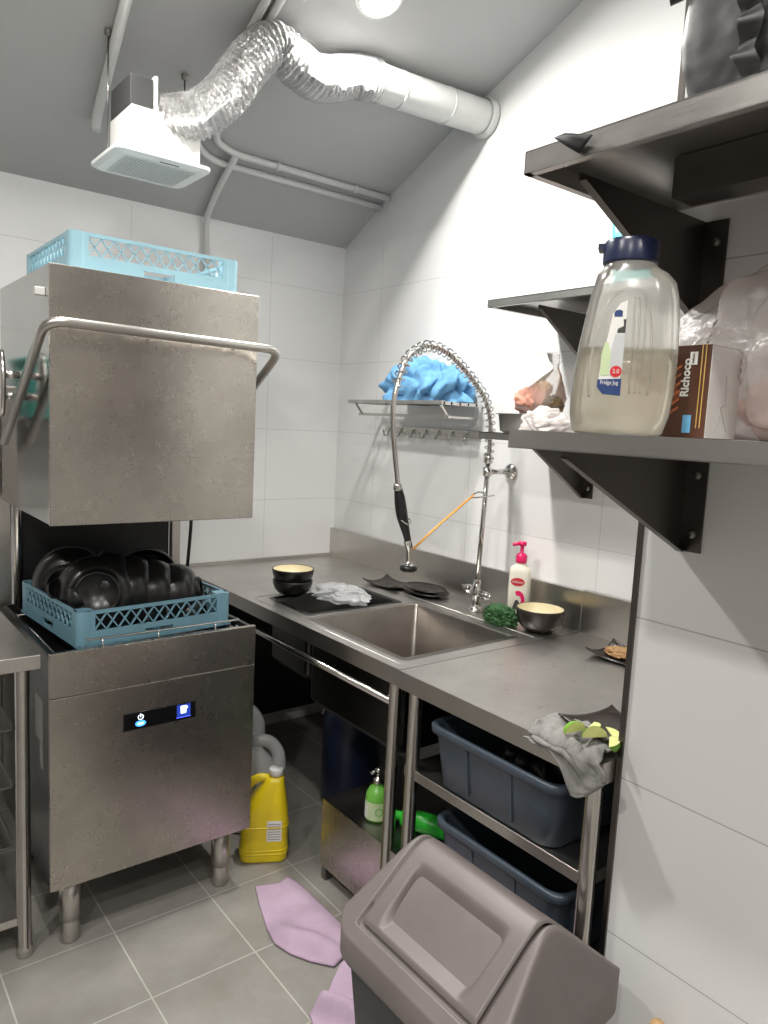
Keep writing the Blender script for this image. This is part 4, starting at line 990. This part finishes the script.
def outline(u, v, shrink=0):
    # square (-1..1) to rounded rectangle
    r = .075; w, l = hw - shrink, hl - shrink
    x, y = u * w, v * l
    ax, ay = abs(x) - (w - r), abs(y) - (l - r)
    if ax > 0 and ay > 0:
        m = max(ax, ay); q = math.hypot(ax, ay)
        f = m / q
        x = math.copysign(w - r + ax * f, x); y = math.copysign(l - r + ay * f, y)
    return x, y
bm = B()
def lidf(u, v):
    x, y = outline(u * 2 - 1, v * 2 - 1)
    z = tent(x, y)
    fx, fy = sst(FX + .006, FX, abs(x)), sst(FY + .006, FY, abs(y))
    z -= .016 * fx * fy                      # the seat the flap drops into
    return V((bc[0] + x, bc[1] + y, z))
vs = grid(bm, 110, 130, lidf)
edge = [vs[i][0] for i in range(111)] + [vs[110][j] for j in range(1, 131)] + [vs[i][130] for i in range(109, -1, -1)] + [vs[0][j] for j in range(129, 0, -1)]
low = [bm.verts.new((v.co.x, v.co.y, ZR - .022)) for v in edge]
for i in range(len(edge)): k = (i + 1) % len(edge); bm.faces.new((edge[i], edge[k], low[k], low[i]))
obj('lid', bm, 'bin_lid', bn, True)
def flapf(u, v):
    x, y = (u * 2 - 1) * (FX - .004), (v * 2 - 1) * (FY - .004)
    z = tent(x, y) + .0015
    s = abs(x)
    # thumb scoop on each slope: a flatter shelf that ends in a steep wall under the ridge
    e0, e1 = FX - .012, .042
    fl = tent(e0, 0) + .0015 + (e0 - s) * .30 - .002
    wy = sst(.132, .108, abs(y)); wx = sst(e0 + .006, e0 - .004, s) * sst(e1, e1 + .026, s)
    z = z + (min(z, fl) - z) * wy * wx
    d = min(FX - .004 - abs(x), FY - .004 - abs(y))
    z -= .006 * (1 - min(1, d / .006)) ** 2
    return V((bc[0] + x, bc[1] + y, z))
bm = B(); grid(bm, 130, 120, flapf); fl = obj('swing_flap', bm, 'bin_lid', bn, True)

# purple cloth on the floor
def patch(outline_, zf, name, mat, label, seed, rings_=26, n=120):
    P = outline_; cx = sum(p[0] for p in P) / len(P); cy = sum(p[1] for p in P) / len(P)
    Q = []
    for a, b in zip(P, P[1:] + P[:1]):
        for k in range(8): Q.append(V((a[0] + (b[0] - a[0]) * k / 8, a[1] + (b[1] - a[1]) * k / 8, 0)))
    bm = B(); ctr = bm.verts.new((cx, cy, zf(cx, cy, 0))); prev = None
    for k in range(1, rings_ + 1):
        t = k / rings_; cur = []
        for q in Q:
            x = cx + (q.x - cx) * t; y = cy + (q.y - cy) * t
            cur.append(bm.verts.new((x, y, zf(x, y, t))))
        if prev is None:
            for i in range(len(Q)): bm.faces.new((ctr, cur[i], cur[(i + 1) % len(Q)]))
        else:
            for i in range(len(Q)): j = (i + 1) % len(Q); bm.faces.new((prev[i], cur[i], cur[j], prev[j]))
        prev = cur
    o = obj(name, bm, mat, None, True, origin=(cx, cy, 0)); md = o.modifiers.new('s', 'SOLIDIFY'); md.thickness = .004; md.offset = 1
    tag(o, label, 'cloth', 'lilac cloths on the floor'); return o
zf1 = lambda x, y, t: .003 + .012 * abs(nz((x * 9, y * 9, 0), 1, 2)) * (1 - t ** 4) + .03 * math.exp(-((x - 1.06 - (y - 1.78) * -.55) / .045) ** 2) * sst(1.86, 1.72, y) * (1 - t ** 6)
patch([(1.12, 2.008), (1.147, 2.0), (1.196, 1.98), (1.235, 1.995), (1.247, 1.95), (1.25, 1.817), (1.25, 1.70), (1.222, 1.63), (1.17, 1.576), (1.133, 1.563), (1.09, 1.615), (1.057, 1.675), (1.041, 1.738), (1.054, 1.808), (1.085, 1.91)], zf1, 'floor_cloth', 'purple_cloth', 'lilac cloth spread on the floor tiles near the low stand', 1)
zf2 = lambda x, y, t: .004 + .05 * math.exp(-(((x - 1.03) + (y - 1.44) * .6) / .03) ** 2) * (1 - t ** 6) + .008 * abs(nz((x * 14, y * 14, 0), 1, 4)) * (1 - t)
patch([(1.153, 1.56), (1.185, 1.565), (1.178, 1.49), (1.136, 1.40), (1.032, 1.30), (.95, 1.36), (.985, 1.455), (1.03, 1.46), (1.088, 1.51)], zf2, 'floor_cloth', 'purple_cloth', 'folded lilac cloth on the floor against the trash bin', 2)

# tan thing by the wall in the very front
tn = thing('wooden_stick', 'rounded tan wooden end just visible at the bottom edge beside the bin', 'stick', (1.31, .69, 0))
bm = B(); lathe(bm, [(.001, 0), (.016, 0), (.017, .01), (.017, .36), (.012, .374), (.001, .378)], (1.312, .694, 0), 20); obj('handle_end', bm, 'tan', tn, True)

# ------------------------------------------------------------------ ceiling fan, ducts, conduits
ef = thing('exhaust_fan', 'white square ceiling exhaust fan hung under the sloping ceiling', 'exhaust fan', (.9, 2.45, 2.32))
gx0, gx1, gy0, gy1, gz = .745, 1.052, 2.30, 2.56, 2.30
bm = B(); pts = rr(gx1 - gx0, gy1 - gy0, .03, 6); c = ((gx0 + gx1) / 2, (gy0 + gy1) / 2)
loft(bm, [ring(rr(gx1 - gx0 - .03, gy1 - gy0 - .03, .025, 6), gz, c), ring(pts, gz + .008, c), ring(pts, gz + .018, c), ring(rr(gx1 - gx0 - .02, gy1 - gy0 - .02, .03, 6), gz + .02, c)])
gr = obj('cover', bm, 'white_plastic', ef)
bm = B(); box(bm, gx0 + .045, gx1 - .045, gy0 + .04, gy1 - .04, gz - .0008, gz - .0003); gl = obj('grille_shade', bm, 'grille_shade', gr)  # dark sheet painted as the shade behind the bars
bm = B(); n = 22
for i in range(n + 1):
    x = gx0 + .045 + (gx1 - gx0 - .09) * i / n; box(bm, x - .0022, x + .0022, gy0 + .04, gy1 - .04, gz - .0022, gz - .0008)
for i in range(15):
    y = gy0 + .04 + (gy1 - gy0 - .08) * i / 14; box(bm, gx0 + .045, gx1 - .045, y - .0022, y + .0022, gz - .0022, gz - .0008)
obj('grille_bars', bm, 'white_plastic', gl)
obj('emblem', BX(.885, .945, gy0 + .014, gy0 + .02, gz - .0006, gz + .0002), 'print_dark', gr)
obj('housing', BX(.80, 1.02, 2.33, 2.53, gz + .02, gz + .15), 'white_plastic', ef, bev=.003)
obj('motor_box', BX(.80, .87, 2.34, 2.52, gz + .15, gz + .24), 'print_dark', ef, bev=.003)
obj('outlet_plate', BX(.872, .882, 2.335, 2.525, gz + .02, gz + .25), 'white_plastic', ef)
for (x, y) in ((.785, 2.50), (1.06, 2.56)):
    bm = B(); cyl(bm, (x, y, gz + .02), (x, y, ceil_z(y) - .002), .003, 8); lathe(bm, [(.004, -.02), (.012, -.015), (.012, -.003)], (x, y, ceil_z(y) - .001), 12); obj('hanger_rod', bm, 'steel_dark', ef, True)
fd = thing('flexible_duct', 'crinkled silver foil duct snaking from the exhaust fan along the ceiling', 'duct', (1.2, 2.3, 2.6))
path = smoothpath([(.885, 2.42, 2.455), (.95, 2.37, 2.455), (1.01, 2.32, 2.475), (1.075, 2.29, 2.535), (1.125, 2.27, 2.615), (1.175, 2.255, 2.685), (1.235, 2.25, 2.725), (1.30, 2.25, 2.70), (1.38, 2.26, 2.682), (1.46, 2.27, 2.70), (1.55, 2.27, 2.735), (1.655, 2.26, 2.752)], 14)
Lp = [0]
for a, b in zip(path, path[1:]): Lp.append(Lp[-1] + (b - a).length)
F = frames(path); rings = []; per = .0165; N = 44; steps = 400; ip = 0
for k in range(steps + 1):
    t = Lp[-1] * k / steps
    while ip < len(path) - 2 and Lp[ip + 1] < t: ip += 1
    f = (t - Lp[ip]) / (Lp[ip + 1] - Lp[ip]); p = path[ip].lerp(path[ip + 1], f); a, b, _ = F[ip]
    rg = []
    for j in range(N):
        an = 2 * PI * j / N
        ph = 2 * PI * (t / per) + an
        q = p + a * math.cos(an) * .07 + b * math.sin(an) * .07
        R_ = .070 + .0035 * math.sin(ph) + .004 * nz(q, 60, 1) + .003 * nz(q, 22, 5)
        rg.append(p + (a * math.cos(an) + b * math.sin(an)) * R_)
    rings.append(rg)
bm = B(); loft(bm, rings, True, False, False); obj('foil_hose', bm, 'foil', fd, True)
rd = thing('rigid_duct', 'smooth white duct pipe running from the foil duct into the right wall', 'duct', (1.9, 2.24, 2.75))
bm = B(); tube(bm, [(1.60, 2.26, 2.744), (1.75, 2.25, 2.745), (2.149, 2.205, 2.745)], .064, 32, False); obj('pipe', bm, 'grey_pipe', rd, True)
bm = B(); lathe(bm, [(.064, 0), (.074, .002), (.076, .012), (.066, .03)], n=32, mat=Matrix.Translation((2.1485, 2.205, 2.745)) @ Matrix.Rotation(-PI / 2, 4, 'Y')); obj('wall_collar', bm, 'grey_pipe', rd, True)
bm = B()
for x in (1.74, 1.95):
    q = [(x, 2.25 - (x - 1.75) * .11 + .0655 * math.cos(a), 2.745 + .0655 * math.sin(a)) for a in [i * PI / 14 for i in range(29)]]; tube(bm, q, .002, 6, False)
obj('seam_ring', bm, 'grey_pipe', rd, True)
def cpipe(P, r, label, fl=.05, clips=()):
    t = thing('conduit', label, 'pipe', P[0], 'white conduits on the ceiling')
    bm = B(); tube(bm, fillet(P, fl, 6), r, 14); obj('pipe', bm, 'grey_pipe', t, True)
    if clips:
        bm = B()
        for (p, d) in clips:
            d = V(d).normalized(); cyl(bm, V(p) - d * .008, V(p) + d * .008, r * 1.35, 14)
        obj('clip', bm, 'grey_pipe', t, True)
    return t
def cz(y, o): return ceil_z(y) - o
def cp_(x, y, o=.016): return (x, y, ceil_z(y) - o)
cpipe([cp_(1.20, 1.8), cp_(1.215, 2.3), cp_(1.26, 2.76), cp_(1.36, 2.80), cp_(2.146, 2.80)], .013, 'upper of the two white conduits running along the ceiling to the right wall', .06, [(cp_(1.56, 2.80), (1, 0, 0)), (cp_(1.95, 2.80), (1, 0, 0))])
cpipe([cp_(1.16, 1.8), cp_(1.175, 2.3), cp_(1.20, 2.80), cp_(1.30, 2.86), cp_(2.146, 2.86)], .013, 'lower of the two white conduits running along the ceiling to the right wall', .06)
cpipe([cp_(1.25, 1.8), cp_(1.27, 2.15)], .012, 'short white conduit emerging above the bend of the foil duct')
cpipe([(1.37, 2.795, ceil_z(2.795) - .03), (1.385, 3.0, ceil_z(3.0) - .016), (1.40, 3.128, 2.375), (1.42, 3.128, 1.9)], .013, 'white conduit dropping from the ceiling pipes down the back wall', .05)
cpipe([cp_(.735, 1.85, .02), cp_(.842, 2.80, .02), (.846, 2.83, ceil_z(2.83) - .05)], .017, 'thick white conduit descending the ceiling left of the exhaust fan', .04)

# ------------------------------------------------------------------ camera, world, view
cd = bpy.data.cameras.new('camera'); cam = bpy.data.objects.new('camera', cd); COL.objects.link(cam)
yaw, pit, rol = (math.radians(a) for a in (38.214, 6.812, 2.881))
f = V((math.sin(yaw) * math.cos(pit), math.cos(yaw) * math.cos(pit), -math.sin(pit)))
r = V((math.cos(yaw), -math.sin(yaw), 0)); u = r.cross(f)
r2 = r * math.cos(rol) + u * math.sin(rol); u2 = -r * math.sin(rol) + u * math.cos(rol)
mt = Matrix((r2, u2, -f)).transposed().to_4x4(); mt.translation = (0, 0, 1.54); cam.matrix_world = mt
cd.sensor_fit = 'VERTICAL'; cd.sensor_height = 36; cd.lens = 739 / 1024 * 36; cd.clip_start = .02
S.camera = cam
w = bpy.data.worlds.new('world'); S.world = w; w.use_nodes = True
w.node_tree.nodes['Background'].inputs[0].default_value = (.9, .95, 1, 1); w.node_tree.nodes['Background'].inputs[1].default_value = .1
S.view_settings.view_transform = 'Standard'; S.view_settings.look = 'None'; S.view_settings.gamma = 1; S.view_settings.use_curve_mapping = False
S.view_settings.exposure = 0.95
